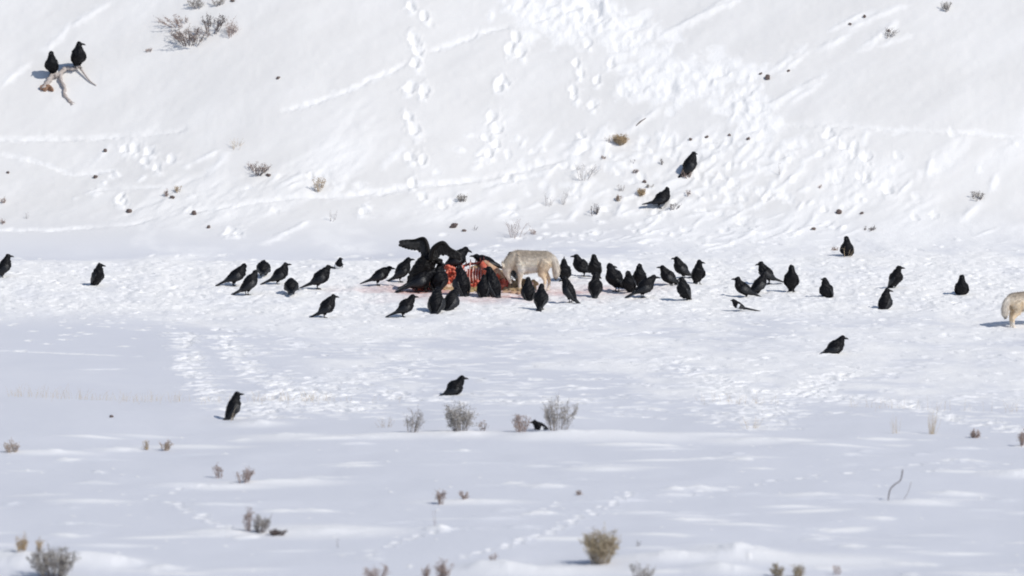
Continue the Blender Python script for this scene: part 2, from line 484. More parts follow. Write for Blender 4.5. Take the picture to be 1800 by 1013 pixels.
M['flesh'] = mat('raw_flesh', (0.50, 0.045, 0.025), (0.86, 0.27, 0.17), 20, 0.42, 0.6)
M['fat'] = mat('pale_fat', (0.66, 0.42, 0.30), (0.80, 0.66, 0.50), 14, 0.5, 0.4)
M['bone'] = mat('bloody_bone', (0.72, 0.38, 0.32), (0.86, 0.70, 0.63), 18, 0.5, 0.2)
M['dark_flesh'] = mat('dried_blood', (0.06, 0.012, 0.010), (0.16, 0.03, 0.025), 18, 0.5, 0.4)
M['straw'] = mat('straw_pulp', (0.24, 0.16, 0.06), (0.50, 0.38, 0.20), 22, 0.9, 0.9)
M['wood'] = mat('bleached_wood', (0.34, 0.28, 0.24), (0.60, 0.54, 0.50), 16, 0.8, 0.5, stretch=(1, 6, 6))
M['rot'] = mat('rusty_bark', (0.16, 0.075, 0.04), (0.38, 0.24, 0.16), 22, 0.85, 0.8)
M['stone'] = mat('dark_stone', (0.08, 0.058, 0.052), (0.20, 0.15, 0.13), 30, 0.85, 0.7)
M['twig_grey'] = mat('grey_twig', (0.25, 0.225, 0.215), (0.44, 0.40, 0.38), 30, 0.85)
M['twig_dark'] = mat('dark_twig', (0.08, 0.062, 0.06), (0.20, 0.165, 0.155), 30, 0.85)
M['twig_red'] = mat('reddish_twig', (0.23, 0.16, 0.14), (0.42, 0.32, 0.28), 30, 0.85)
M['twig_tan'] = mat('tan_twig', (0.30, 0.22, 0.14), (0.52, 0.42, 0.29), 30, 0.85)
M['leaf_grey'] = mat('grey_sage_leaf', (0.30, 0.275, 0.24), (0.52, 0.485, 0.43), 25, 0.85)
M['leaf_olive'] = mat('olive_sage_leaf', (0.29, 0.235, 0.15), (0.52, 0.44, 0.31), 25, 0.85)
M['leaf_brown'] = mat('brown_dead_leaf', (0.30, 0.22, 0.185), (0.52, 0.42, 0.36), 25, 0.85)
M['leaf_tan'] = mat('tan_dead_leaf', (0.40, 0.28, 0.15), (0.62, 0.48, 0.31), 25, 0.85)
M['leaf_dark'] = mat('dark_dead_leaf', (0.06, 0.045, 0.04), (0.17, 0.13, 0.115), 25, 0.85)
M['grass'] = mat('straw_grass', (0.52, 0.41, 0.27), (0.70, 0.59, 0.44), 25, 0.8)

# ------------------------------------------------------------------ the snow sheet itself
def grid_mesh(name):
    ny, nx = ZZ.shape
    me = bpy.data.meshes.new(name)
    co = np.stack([XX, YY, ZZ], -1).astype(np.float32).reshape(-1)
    idx = np.arange(ny * nx).reshape(ny, nx)
    q = np.stack([idx[:-1, :-1], idx[:-1, 1:], idx[1:, 1:], idx[1:, :-1]], -1).reshape(-1, 4)
    nf = len(q)
    me.vertices.add(ny * nx)
    me.vertices.foreach_set('co', co)
    me.loops.add(nf * 4)
    me.loops.foreach_set('vertex_index', q.reshape(-1).astype(np.int32))
    me.polygons.add(nf)
    me.polygons.foreach_set('loop_start', (np.arange(nf) * 4).astype(np.int32))
    me.polygons.foreach_set('use_smooth', np.ones(nf, bool))
    for nm, F in (('broken', BROKEN), ('blood', BLOOD), ('dirt', DIRT), ('slope_tone', SLOPE_TONE)):
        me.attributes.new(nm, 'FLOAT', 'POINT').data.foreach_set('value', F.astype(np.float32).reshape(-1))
    me.update()
    return me

g = bpy.data.objects.new('snow_ground', grid_mesh('snow_ground'))
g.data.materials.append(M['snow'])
g['kind'] = 'structure'
g['label'] = 'trodden snow flat with snowy hillside behind and smooth bank in front'
COL.objects.link(g)

# ------------------------------------------------------------------ mesh helpers
class MB:
    def __init__(self):
        self.v, self.f = [], []
    def add(self, vs, fs):
        o = len(self.v)
        self.v += [tuple(p) for p in vs]
        self.f += [tuple(i + o for i in f) for f in fs]
    def loft(self, C, A, B, n=12, power=1.0):
        """rings round the centres C with half-axis vectors A and B, capped at both ends"""
        vs, fs = [], []
        for c, a, b in zip(C, A, B):
            for k in range(n):
                t = 2 * math.pi * k / n
                vs.append(Vector(c) + Vector(a) * math.cos(t) + Vector(b) * math.sin(t))
        m = len(C)
        for i in range(m - 1):
            for k in range(n):
                k2 = (k + 1) % n
                fs.append((i * n + k, i * n + k2, (i + 1) * n + k2, (i + 1) * n + k))
        fs.append(tuple(range(n - 1, -1, -1)))
        fs.append(tuple((m - 1) * n + k for k in range(n)))
        self.add(vs, fs)
    def tube(self, P, rad, n=8, flat=1.0):
        P = [Vector(p) for p in P]
        C, A, B = [], [], []
        prev = None
        for i, p in enumerate(P):
            t = (P[min(i + 1, len(P) - 1)] - P[max(i - 1, 0)]).normalized()
            if prev is None:
                ref = Vector((0, 1, 0)) if abs(t.y) < 0.9 else Vector((1, 0, 0))
                s = t.cross(ref).cross(t).normalized()
            else:
                s = (prev - t * prev.dot(t)).normalized()
            prev = s
            r = rad[i] if hasattr(rad, '__len__') else rad
            C.append(p); A.append(s * r); B.append(t.cross(s) * r * flat)
        self.loft(C, A, B, n)
    def blob(self, c, r, rough=0.15, sub=2, seed=0, rot=None):
        bm = bmesh.new()
        bmesh.ops.create_icosphere(bm, subdivisions=sub, radius=1.0)
        rr = random.Random(seed)
        ph = [rr.uniform(0, 6.3) for _ in range(6)]
        vs = []
        for v in bm.verts:
            p = v.co
            k = 1 + rough * (math.sin(3.1 * p.x + ph[0]) * math.sin(2.7 * p.y + ph[1]) + math.sin(4.3 * p.z + ph[2]) * 0.6 + 0.5 * math.sin(7 * p.x + ph[3]) * math.sin(6 * p.z + ph[4]))
            q = Vector((p.x * r[0], p.y * r[1], p.z * r[2])) * k
            if rot:
                q = rot @ q
            vs.append(Vector(c) + q)
        fs = [[v.index for v in f.verts] for f in bm.faces]
        bm.free()
        self.add(vs, fs)
    def mesh(self, name, smooth=True):
        me = bpy.data.meshes.new(name)
        me.from_pydata(self.v, [], self.f)
        if smooth:
            me.polygons.foreach_set('use_smooth', [True] * len(me.polygons))
        me.update()
        return me
    def build(self, name, material, parent=None, smooth=True):
        return link(name, self.mesh(name, smooth), material, parent)

def link(name, me, material, parent=None):
    o = bpy.data.objects.new(name, me)
    if material:
        me.materials.append(material)
    COL.objects.link(o)
    o.parent = parent
    return o

def empty(name, loc, rz=0.0, scale=1.0):
    o = bpy.data.objects.new(name, None)
    o.empty_display_size = 0.1
    o.location = loc
    o.rotation_euler = (0, 0, rz)
    o.scale = (scale,) * 3
    COL.objects.link(o)
    return o

def tag(o, label, cat, group=None, kind=None):
    o['label'], o['category'] = label, cat
    if group:
        o['group'] = group
    if kind:
        o['kind'] = kind
    return o

def fused(mb, name, voxel, smooth=4):
    """the overlapping volumes of mb grown into one continuous skin"""
    me = mb.mesh(name)
    o = bpy.data.objects.new(name, me)
    COL.objects.link(o)
    r = o.modifiers.new('skin', 'REMESH')
    r.mode, r.voxel_size = 'VOXEL', voxel
    s = o.modifiers.new('soften', 'SMOOTH')
    s.factor, s.iterations = 0.5, smooth
    out = bpy.data.meshes.new_from_object(o.evaluated_get(bpy.context.evaluated_depsgraph_get()))
    bpy.data.objects.remove(o)
    bpy.data.meshes.remove(me)
    out.name = name
    out.polygons.foreach_set('use_smooth', [True] * len(out.polygons))
    return out

def rugged(me, amp, freq, seed=0):
    """torn, uneven surface: push the skin in and out along its normals"""
    n = len(me.vertices)
    co, no = np.zeros(n * 3, np.float32), np.zeros(n * 3, np.float32)
    me.vertices.foreach_get('co', co)
    me.vertices.foreach_get('normal', no)
    co, no = co.reshape(-1, 3), no.reshape(-1, 3)
    d = fbm(co[:, 0] * freq + co[:, 1] * freq * .7, co[:, 2] * freq + co[:, 1] * freq * .6, seed, 4, .6)
    co = co + no * (d * amp)[:, None]
    me.vertices.foreach_set('co', co.astype(np.float32).reshape(-1))
    me.update()
    return me

def spline(P, n):
    P = [Vector(p) for p in P]
    Q = [P[0] * 2 - P[1]] + P + [P[-1] * 2 - P[-2]]
    out = []
    for i in range(1, len(Q) - 2):
        for k in range(n):
            t = k / n
            a, b, c, d = Q[i - 1], Q[i], Q[i + 1], Q[i + 2]
            out.append(0.5 * ((2 * b) + (c - a) * t + (2 * a - 5 * b + 4 * c - d) * t * t + (3 * b - a - 3 * c + d) * t ** 3))
    out.append(P[-1])
    return out

# ------------------------------------------------------------------ carcass
def heap_z(x, y, lift=0.0):
    return ground_z(x, y) + lift

CX, CY = at(850, 508)
CZ = ground_z(CX, CY)
K = 1.0 / 110.0
def cp(u, v, dy=0.0):
    """carcass-local point from where it stands in the picture plane through the carcass"""
    low = max(v - 508, 0)                   # what shows lower than its base row lies nearer, on the snow
    return Vector(((u - 850) * K, dy - low * K / math.sin(DEP) * .9, max((508 - v) * K, .012)))

carcass = empty('carcass', (CX, CY, CZ - 0.02))
tag(carcass, 'half-eaten red carcass with bare ribs lying on bloody trodden snow', 'carcass')
mb = MB()
for i, (u, v, dy, a, b, c) in enumerate(((775, 508, .10, .30, .26, .10), (820, 507, .30, .34, .28, .12), (862, 506, .32, .30, .26, .14), (800, 498, .30, .20, .14, .20), (840, 492, .30, .26, .12, .22), (872, 496, .22, .20, .18, .17))):
    mb.blob(cp(u, v, dy), (a, b, c), 0.10, 3, i)
link('hide', rugged(fused(mb, 'hide', 0.015, 1), .07, 9, 1), M['hide'], carcass)
mb = MB()
for i, (u, v, dy, a, b, c) in enumerate(((795, 488, .06, .13, .10, .19), (784, 498, .04, .10, .09, .12), (806, 478, .10, .09, .09, .12), (772, 505, -.02, .12, .10, .08), (740, 509, .0, .15, .10, .05))):
    mb.blob(cp(u, v, dy), (a, b, c), 0.16, 3, i + 20)
link('flesh', rugged(fused(mb, 'flesh', 0.011, 1), .09, 13, 2), M['flesh'], carcass)
mb = MB()
for i, (u, v, dy, a, b, c) in enumerate(((822, 492, .16, .12, .07, .16), (835, 500, .10, .26, .09, .09), (840, 490, .18, .14, .07, .18), (856, 482, .16, .09, .07, .22), (868, 494, .06, .10, .08, .12), (880, 500, .02, .12, .09, .08))):
    mb.blob(cp(u, v, dy), (a, b, c), 0.14, 3, i + 40)
o = link('flesh', rugged(fused(mb, 'flesh', 0.011, 1), .09, 13, 2), M['flesh'], carcass)
mb = MB()
mb.blob(cp(789, 505, -.06), (.085, .05, .075), 0.2, 2, 61)
mb.blob(cp(796, 499, -.05), (.05, .04, .05), 0.2, 2, 62)
link('fat', fused(mb, 'fat', 0.012, 2), M['fat'], carcass)
for k in range(10):                        # ribs standing up out of the opened chest
    u = 812 + 5.0 * k + random.uniform(-.8, .8)
    top = 466 + 6 * math.sin(k * 1.7) + (8 if k in (2, 6) else 0)
    P = spline([cp(u + 1.5, 503, .13), cp(u - .5, 494, .045), cp(u - 1.5, 482, .03), cp(u, top, .10)], 5)
    m2 = MB()
    m2.tube(P, [0.013 + 0.004 * math.sin(i) for i in range(len(P))], 8, 0.7)
    m2.build('rib', M['bone'], carcass)
mb = MB()
P = spline([cp(808, 471, .12), cp(822, 465, .14), cp(838, 463, .14), cp(852, 459, .12), cp(860, 462, .10)], 6)
mb.tube(P, [0.018 + 0.008 * (i % 2) for i in range(len(P))], 8)
spine = mb.build('backbone', M['dark_flesh'], carcass)
for u, v in ((813, 464), (820, 459), (828, 457), (837, 457), (845, 454), (851, 452)):
    m2 = MB()
    m2.tube([cp(u, v + 7, .13), cp(u - .5, v + 3, .13), cp(u - 1.2, v - 1, .14)], [.012, .010, .006], 6)
    m2.build('vertebra_spine', M['dark_flesh'], spine)
def slab(name, front, thick, material, dy, parent, bulge=0.03):
    """a thick skin panel between an outline in the picture plane"""
    n = len(front)
    c = sum((cp(*p, dy) for p in front), Vector()) / n
    vs, fs = [], []
    for layer, off in ((0, 0.0), (1, thick)):
        for p in front:
            vs.append(cp(*p, dy + off + 0.12 * (p[0] - 868) * K))
        vs.append(c + Vector((0, off + (bulge if layer else -bulge), 0)))
    for k in range(n):
        k2 = (k + 1) % n
        fs += [(k2, k, n), (n + 1 + k, n + 1 + k2, 2 * n + 1), (k, k2, n + 1 + k2, n + 1 + k)]
    m2 = MB()
    m2.add(vs, fs)
    return m2.build(name, material, parent)
slab('hide_flap', [(848, 457), (854, 456), (866, 464), (878, 472), (886, 482), (889, 494), (880, 494), (868, 482), (857, 468)], 0.05, M['flap'], 0.02, carcass)
slab('flesh_edge', [(843, 463), (849, 456), (856, 466), (868, 481), (880, 493), (890, 503), (878, 504), (862, 494), (850, 478)], 0.05, M['flesh'], -0.03, carcass)
mb = MB()
for i in range(26):
    mb.blob(cp(random.uniform(815, 852), random.uniform(506, 513), random.uniform(-.15, .0)), (random.uniform(.03, .07), random.uniform(.03, .06), random.uniform(.025, .05)), 0.25, 2, i + 80)
link('spilled_stomach', fused(mb, 'spilled_stomach', 0.012, 1), M['straw'], carcass)
mb = MB()                                   # the folded neck and head end under the coyote's muzzle
for i, (u, v, dy, a, b, c) in enumerate(((902, 503, .12, .12, .11, .10), (917, 500, .16, .14, .11, .11), (928, 507, .08, .10, .10, .09), (895, 509, .0, .12, .12, .07), (914, 511, -.02, .16, .12, .07), (935, 503, .10, .07, .08, .10))):
    mb.blob(cp(u, v, dy), (a, b, c), 0.16, 3, i + 120)
neck = link('neck', rugged(fused(mb, 'neck', 0.012, 1), .06, 11, 3), M['hide'], carcass)
mb = MB()
mb.blob(cp(934, 497, -.03), (.04, .04, .035), 0.2, 2, 130)
mb.build('bone_end', M['bone'], neck)
mb = MB()
mb.blob(cp(926, 503, -.06), (.035, .04, .05), 0.2, 2, 131)
mb.build('wound', M['dark_flesh'], neck)
mb = MB()
for i, (u, v) in enumerate(((905, 514), (918, 515), (893, 513))):
    mb.blob(cp(u, v, -.14), (.10, .06, .035), 0.25, 2, 132 + i)
link('torn_flesh', fused(mb, 'torn_flesh', 0.012, 1), M['flap'], carcass)

# ------------------------------------------------------------------ ravens
def raven_meshes(pitch, neck, head_yaw, head_pitch, tail_drop, tail_len=0.265, fluff=1.0, bill=0.074):
    """meshes of one bird facing +X on the origin: dict part -> (mesh builder or mesh), plus its height"""
    a = Vector((math.cos(R(pitch)), 0, math.sin(R(pitch))))
    d = Vector((-math.sin(R(pitch)), 0, math.cos(R(pitch))))
    Y = Vector((0, 1, 0))
    hip = Vector((0, 0, 0.168))
    ta = R(pitch - tail_drop)
    ta = max(min(ta, math.asin(min(max((hip.z - .085 * math.sin(R(pitch)) - .02) / tail_len, 0), .9))), R(pitch - 18))
    back = -Vector((math.cos(ta), 0, math.sin(ta)))
    F = fluff * 1.12
    nb = hip + a * 0.165 + d * 0.012
    nd = Vector((math.cos(R(neck)), 0, math.sin(R(neck))))
    hc = nb + nd * 0.112
    body = MB()
    C = [hip - a * .15, hip - a * .11, hip - a * .05, hip + a * .01, hip + a * .07, hip + a * .125, nb, nb + nd * .045, hc, hc + nd * .02]
    H = [.018, .040, .072, .092 * F, .100 * F, .097 * F, .090, .070, .050, .022]
    W = [.026, .048, .078, .097 * F, .106 * F, .103 * F, .090, .066, .047, .022]
    C2, H2, W2 = spline(C, 3), np.interp(np.linspace(0, 9, 28), range(10), H), np.interp(np.linspace(0, 9, 28), range(10), W)
    A, B = [], []
    for i, c in enumerate(C2):
        t = (C2[min(i + 1, 27)] - C2[max(i - 1, 0)]).normalized()
        up = t.cross(Y).normalized() * -1
        A.append(Y * W2[i]); B.append(up * H2[i])
    body.loft(C2, A, B, 14)
    yaw = Matrix.Rotation(R(head_yaw), 3, 'Z')
    f = yaw @ Vector((math.cos(R(head_pitch)), 0, math.sin(R(head_pitch))))
    sd = yaw @ Y
    u = f.cross(sd)
    if u.z < 0:
        u = -u
    hC = [hc - f * .042, hc - f * .030, hc - f * .005, hc + f * .020, hc + f * .040, hc + f * .054]
    body.loft(hC, [sd * r for r in (.020, .041, .049, .045, .031, .017)], [u * r for r in (.020, .041, .052, .046, .032, .018)], 12)
    body.loft([hc + f * .03 - u * .02, hc - u * .045 + f * .008, nb + nd * .02 + f * .03], [sd * r for r in (.014, .032, .040)], [f * r for r in (.014, .030, .036)], 10)   # shaggy throat
    body.tube([hip + a * .07 + d * .028, hip + a * .125 + d * .035, nb.lerp(hc, .45) + d * .006, hc], [.078, .080, .066, .044], 12)   # nape
    for s in (-1, 1):
        body.tube([hip + Y * s * .045 + a * .02, hip + Y * s * .045 + Vector((.012, 0, -.05)), Vector((.004, s * .042, .06))], [.055, .046, .018], 8)
    out = {'body': rugged(fused(body, 'body', 0.0095, 3), .016, 26, int(pitch * 7 + neck))}
    m = MB()
    bp = [hc + f * .046 - u * .002, hc + f * (.046 + bill * .45) - u * .001, hc + f * (.046 + bill * .8) - u * .006, hc + f * (.046 + bill) - u * .016]
    m.loft(bp, [sd * r for r in (.014, .011, .007, .002)], [u * r for r in (.020, .017, .011, .003)], 8)
    out['bill'] = m
    m = MB()
    root = hip - a * .085
    L = tail_len
    tw = Y
    m.loft([root, root + back * L * .35, root + back * L * .75, root + back * L * .93, root + back * L],
           [tw * r for r in (.046, .050, .056, .050, .022)], [back.cross(Y).normalized() * r for r in (.040, .026, .014, .010, .004)], 10)
    out['tail'] = m
    wings = []
    for s in (-1, 1):
        m = MB()
        cen = [hip + a * .150 + Y * s * .080 + d * .008, hip + a * .115 + Y * s * .104 + d * .002, hip + a * .05 + Y * s * .114 - d * .004, hip - a * .02 + Y * s * .104 + d * .004,
               hip - a * .09 + Y * s * .070 + d * .014, hip - a * .16 + Y * s * .042 + d * .012, hip - a * .09 + back * .11 + Y * s * .024 + d * .006]
        hh = [.020, .056, .066, .054, .034, .020, .006]
        th = [.010, .016, .018, .018, .015, .010, .004]
        A, B = [], []
        for c, h, t in zip(cen, hh, th):
            tilt = 0.35
            up = (d * math.cos(tilt) - Y * s * math.sin(tilt)).normalized()
            nrm = (Y * s * math.cos(tilt) + d * math.sin(tilt)).normalized()
            A.append(nrm * t); B.append(up * h)
        m.loft(cen, A, B, 12)
        wings.append(m)
    out['wing'] = wings
    legs = []
    for s in (-1, 1):
        m = MB()
        ft = Vector((.012, s * .046, 0.004))
        m.tube([Vector((.004, s * .042, .085)), Vector((-.004, s * .044, .045)), ft], [.010, .0075, .008], 6)
        for ang, ln in ((0, .052), (28, .046), (-28, .046), (180, .036)):
            q = Vector((math.cos(R(ang)), math.sin(R(ang)), 0))
            m.tube([ft, ft + q * ln * .6 + Vector((0, 0, .006)), ft + q * ln - Vector((0, 0, .002))], [.007, .006, .003], 5)
        legs.append(m)
    out['leg'] = legs
    out['height'] = max(hc.z + .044, hip.z + .1)
    return out

def bird(name, u, head, foot, heading, pitch, neck, yaw, hpitch, tdrop, label, group, cat='raven', lift=0.0, depth=0.0, scale=None, kw=None, roll=0.0, white=False, on=None):
    x, y = at(u, on or foot)
    if on:
        lift = (on - foot) / ppm(y) * 1.007
    y += depth
    z = ground_z(x, y) + lift
    kw = dict(kw or {})
    if abs(math.sin(R(heading))) < .5 and 34 <= pitch <= 50:
        pitch -= 7
    rj = random.Random(int(u * 13 + foot))
    kw.setdefault('fluff', rj.uniform(.94, 1.14))
    pm = raven_meshes(pitch + rj.uniform(-4, 4), neck + rj.uniform(-7, 7), yaw + rj.uniform(-12, 12), hpitch + rj.uniform(-6, 6), tdrop, **kw)
    want = (foot - head) / ppm(y)
    s = scale or min(max(want / pm['height'], 0.86), 1.10)
    sink = 0.0 if lift else min(max(pm['height'] * s - want, 0.0), 0.085)
    e = empty(name, (x, y, z - sink + 0.002), R(heading), s)
    e.rotation_euler.x = R(roll)
    tag(e, label, cat, group)
    b = link('body', pm['body'], M['feather'], e)
    if white:
        pm['body'].materials.append(M['white_feather'])
        for p in pm['body'].polygons:
            c = p.center
            ax = Vector((math.cos(R(pitch)), 0, math.sin(R(pitch))))
            q = c - Vector((0, 0, .168))
            along, dors = q.dot(ax), q.dot(Vector((-ax.z, 0, ax.x)))
            if -0.09 < along < 0.10 and dors < 0.045:
                p.material_index = 1
    pm['bill'].build('bill', M['bill'], b)
    pm['tail'].build('tail', M['wing'], e)
    for m in pm['wing']:
        wg = m.build('wing', M['wing'], e)
        if white:
            wg.data.materials.append(M['white_feather'])
            for p in wg.data.polygons:
                q = p.center - Vector((0, 0, .168))
                if 0.02 < q.dot(Vector((math.cos(R(pitch)), 0, math.sin(R(pitch))))) < 0.13:
                    p.material_index = 1
    for m in pm['leg']:
        m.build('leg', M['leg'], e)
    return e

G1 = 'ravens gathered round the carcass'
G2 = 'ravens standing apart on the snow'
#        x   head foot heading pitch neck yaw hpitch tdrop
RAVENS = [
 (92,  94, 133, 262, 62, 82, -10, 0, 8, 'smaller raven facing the camera on the thick end of the bleached branch', 'ravens perched on the dead branch', dict(on=140, depth=.0, scale=.90)),
 (137, 74, 120, 285, 62, 80, 70, -5, 8, 'raven on top of the bleached branch with its bill turned to the hill side', 'ravens perched on the dead branch', dict(on=129, depth=.0, scale=1.0)),
 (4,   446, 486, 15, 58, 80, 0, 0, 0, 'raven cut off by the left edge of the picture', G2, {}),
 (169, 461, 501, 320, 58, 78, 40, 0, 6, 'lone upright raven on the empty left part of the flat', G2, {}),
 (410, 463, 503, 12, 36, 64, 70, 0, 0, 'slanting raven with its long tail low, first of the loose group left of the carcass', G1, {}),
 (434, 475, 518, 30, 44, 66, 60, -10, 2, 'hunched raven overlapping the long-tailed one, tail touching the snow', G1, {}),
 (463, 462, 487, 90, 25, 20, 0, -45, 20, 'round black raven seen from behind with its head hidden, farthest of its group', G1, dict(kw=dict(fluff=1.15))),
 (487, 462, 500, 6, 42, 70, 0, 2, 0, 'neat profile raven beside the round one, bill pointing to the carcass', G1, {}),
 (512, 493, 519, 92, 22, 15, 0, -50, 20, 'round black raven with head down, just behind a leaning raven’s tail', G1, dict(kw=dict(fluff=1.12))),
 (558, 467, 510, 8, 44, 58, 0, 0, 0, 'tall leaning raven with its bill towards the small magpie', G1, {}),
 (570, 515, 556, 8, 50, 72, 0, 0, 2, 'raven alone below the leaning one, body slanting like a wedge', G1, {}),
 (663, 470, 505, 4, 24, 42, 0, -6, 6, 'low stretched raven with long legs showing at the blood smear', G1, {}),
 (703, 452, 496, 6, 50, 72, 0, 0, 0, 'upright raven just behind the raised wing of the big dark bird', G1, {}),
 (708, 516, 555, 12, 38, 66, 0, 0, 2, 'grey-glossed raven in front of the big dark bird, on clean snow', G1, {}),
 (732, 470, 513, 10, 26, 30, 0, -30, 2, 'raven crouching under the big dark bird, tail over the blood', G1, dict(scale=1.1)),
 (770, 462, 512, 70, 60, 66, 0, -20, 6, 'raven tight against the left end of the red meat', G1, dict(scale=1.08)),
 (766, 505, 547, 80, 50, 40, 0, -40, 6, 'bigger of two ravens huddled in front of the meat, back turned', G1, dict(scale=1.05)),
 (790, 510, 543, 55, 48, 42, 0, -40, 6, 'smaller of two ravens huddled in front of the meat', G1, dict(scale=.98)),
 (814, 468, 520, 120, 62, 58, 0, -30, 4, 'tall raven between the red meat and the bare ribs', G1, dict(scale=1.1)),
 (797, 447, 478, 20, 30, 40, 0, -20, 0, 'raven on top of the carcass below the arched wing', G1, dict(on=505, scale=1.0)),
 (862, 447, 480, 172, 16, 34, 0, 2, -6, 'raven perched on the hide flap with its bill over the ribs', G1, dict(on=504, scale=.92)),
 (850, 484, 522, 82, 58, 64, 0, -20, 6, 'shorter raven of the pair facing the ribs', G1, {}),
 (868, 468, 521, 128, 60, 74, 0, 0, 2, 'taller raven of the pair facing the ribs, tail pointing to the coyote', G1, dict(scale=1.1)),
 (902, 443, 488, 120, 62, 80, 0, 0, 0, 'raven hidden behind the coyote, only its head above the shoulders', G1, {}),
 (929, 487, 526, 96, 58, 74, 0, 0, 6, 'raven standing before the front legs of the coyote', G1, {}),
 (950, 500, 544, 80, 58, 70, 0, -10, 6, 'raven nearest the camera below the coyote’s belly', G1, {}),
 (992, 454, 492, 265, 56, 84, 0, 60, 6, 'raven behind the coyote’s tail with its bill lifted straight up', G1, {}),
 (1003, 486, 531, 150, 58, 74, 40, -10, 2, 'raven below the bill-lifting one, thin legs and tail showing', G1, {}),
 (1027, 447, 486, 186, 44, 76, 0, 0, -4, 'pale-shouldered raven looking towards the coyote, tail behind its neighbour', G1, {}),
 (1047, 445, 489, 250, 60, 82, 30, 0, 6, 'raven half covering a pale-shouldered raven, facing the camera', G1, dict(depth=-.1)),
 (1046, 478, 522, 85, 60, 76, 0, -10, 6, 'bottle-shaped raven standing alone with its back turned', G1, {}),
 (1085, 461, 512, 212, 46, 78, 150, 0, -2, 'stout raven with slim legs and a grey wing patch, head turned away', G1, {}),
 (1107, 475, 515, 255, 54, 74, 0, 0, 6, 'small raven squeezed between two stout ones', G1, {}),
 (1125, 462, 508, 262, 62, 84, 0, 5, 6, 'raven rising behind another one at the end of the tight cluster', G1, {}),
 (1129, 484, 524, 22, 34, 52, 0, -4, 4, 'nearest raven of the tight cluster, bill to the open snow', G1, dict(kw=dict(fluff=1.1))),
 (1180, 467, 503, 196, 44, 72, 0, 2, 0, 'smallest raven of the four, bill to the cluster', G1, {}),
 (1202, 450, 489, 200, 50, 76, 0, 0, 2, 'raven at the back of the four, bill to the cluster', G1, {}),
 (1226, 456, 500, 285, 60, 82, 60, 0, 6, 'upright raven on the outer side of the four', G1, {}),
 (1205, 487, 529, 222, 58, 78, 0, -8, 2, 'front raven of the four with tail tip on the snow', G1, {}),
 (1312, 485, 521, 190, 28, 68, 0, 0, -2, 'broad raven with tail stretched out just above the long-tailed magpie', G1, {}),
 (1330, 479, 516, 30, 46, 70, 0, 0, 0, 'raven behind the broad one, looking the other way', G1, {}),
 (1352, 459, 499, 190, 46, 72, 0, 0, 4, 'raven behind the magpie’s group, back sloping down to its neighbour', G1, {}),
 (1391, 466, 514, 268, 62, 84, 0, 0, 6, 'slim bottle-shaped raven at the end of the magpie’s group', G1, {}),
 (1455, 488, 521, 235, 56, 72, 0, 10, 4, 'lone cone-shaped raven between the magpie’s group and the far pair', G2, {}),
 (1490, 415, 450, 255, 56, 76, 0, 0, 6, 'raven behind dry stalks at the foot of the hill', G2, {}),
 (1571, 468, 508, 325, 58, 78, 40, 0, 6, 'upper raven of the far pair, bill pointing away from the carcass', G2, {}),
 (1554, 510, 543, 60, 56, 74, -60, -5, 4, 'lower raven of the far pair, half sunk in snow', G2, {}),
 (1690, 482, 517, 272, 58, 76, 0, 0, 6, 'last raven before the second coyote, facing the camera', G2, {}),
 (1462, 596, 623, 10, 34, 66, 0, 0, 4, 'low raven resting in the open snow far below the others', G2, {}),
 (793, 664, 694, 8, 38, 66, 0, 0, 6, 'raven sitting in the snow above the sagebrush', G2, {}),
 (407, 685, 733, 30, 62, 78, -20, 0, 0, 'tall raven on the edge of the bank with a straw across its side', G2, {}),
 (1208, 269, 307, 12, 52, 74, 30, -6, 26, 'upper raven on the hillside, standing on reddish twigs', 'ravens on the hillside', dict(scale=.97)),
 (1158, 330, 366, 8, 36, 70, 60, -4, 20, 'lower raven on the hillside, tail held out level', 'ravens on the hillside', {}),
]
for (u, hd, ft, hdg, pi, nk, yw, hp, td, lab, grp, ex) in RAVENS:
    bird('raven', u, hd, ft, hdg, pi, nk, yw, hp, td, lab.replace('’', "'"), grp, **ex)
G3 = 'magpies'
bird('magpie', 1302, 527, 548, 182, 26, 52, 0, 6, -6, 'black and white magpie with a very long tail below the ravens', G3, 'magpie', kw=dict(tail_len=.58, bill=.05, fluff=.85), scale=.55, white=True)
bird('magpie', 594, 453, 474, 300, 50, 74, 60, 0, 4, 'small magpie with white belly beyond the leaning raven', G3, 'magpie', kw=dict(tail_len=.36, bill=.05), scale=.56, white=True)
bird('magpie', 957, 742, 760, 190, 30, 55, 0, -4, 10, 'magpie half buried behind the drift between the two sage bushes', G3, 'magpie', kw=dict(tail_len=.34, bill=.055), scale=.66, depth=.30, lift=-.12, white=True)

# ------------------------------------------------------------------ the big dark bird with raised wings
ex_, ey_ = at(745, 513)
ey_ += 0.12
eagle = empty('eagle', (ex_, ey_, ground_z(ex_, ey_) - 0.01))
tag(eagle, 'big dark bird of prey with both wings raised at the carcass', 'eagle')
b = MB()
Pb = [(-.25, 0, .17), (-.17, 0, .24), (-.07, 0, .33), (.03, 0, .42), (.10, 0, .48), (.17, -.01, .51), (.23, -.02, .50), (.27, -.02, .47)]
Wb = [.035, .10, .150, .160, .132, .085, .06, .03]
C2 = spline(Pb, 3)
W2 = np.interp(np.linspace(0, 7, len(C2)), range(8), Wb)
b.tube(C2, list(W2), 14)
for s in (-1, 1):
    b.tube([(-.02, s * .07, .30), (.02, s * .08, .18), (.03, s * .08, .07)], [.09, .07, .03], 8)
eb = link('body', rugged(fused(b, 'body', 0.012, 2), .05, 14, 5), M['eagle'], eagle)
m = MB()
m.loft([(.27, -.02, .475), (.30, -.02, .462), (.325, -.02, .445), (.328, -.02, .425)], [(0, r, 0) for r in (.02, .016, .01, .003)], [(.006, 0, r) for r in (.022, .018, .012, .004)], 8)
m.build('bill', M['bill'], eb)
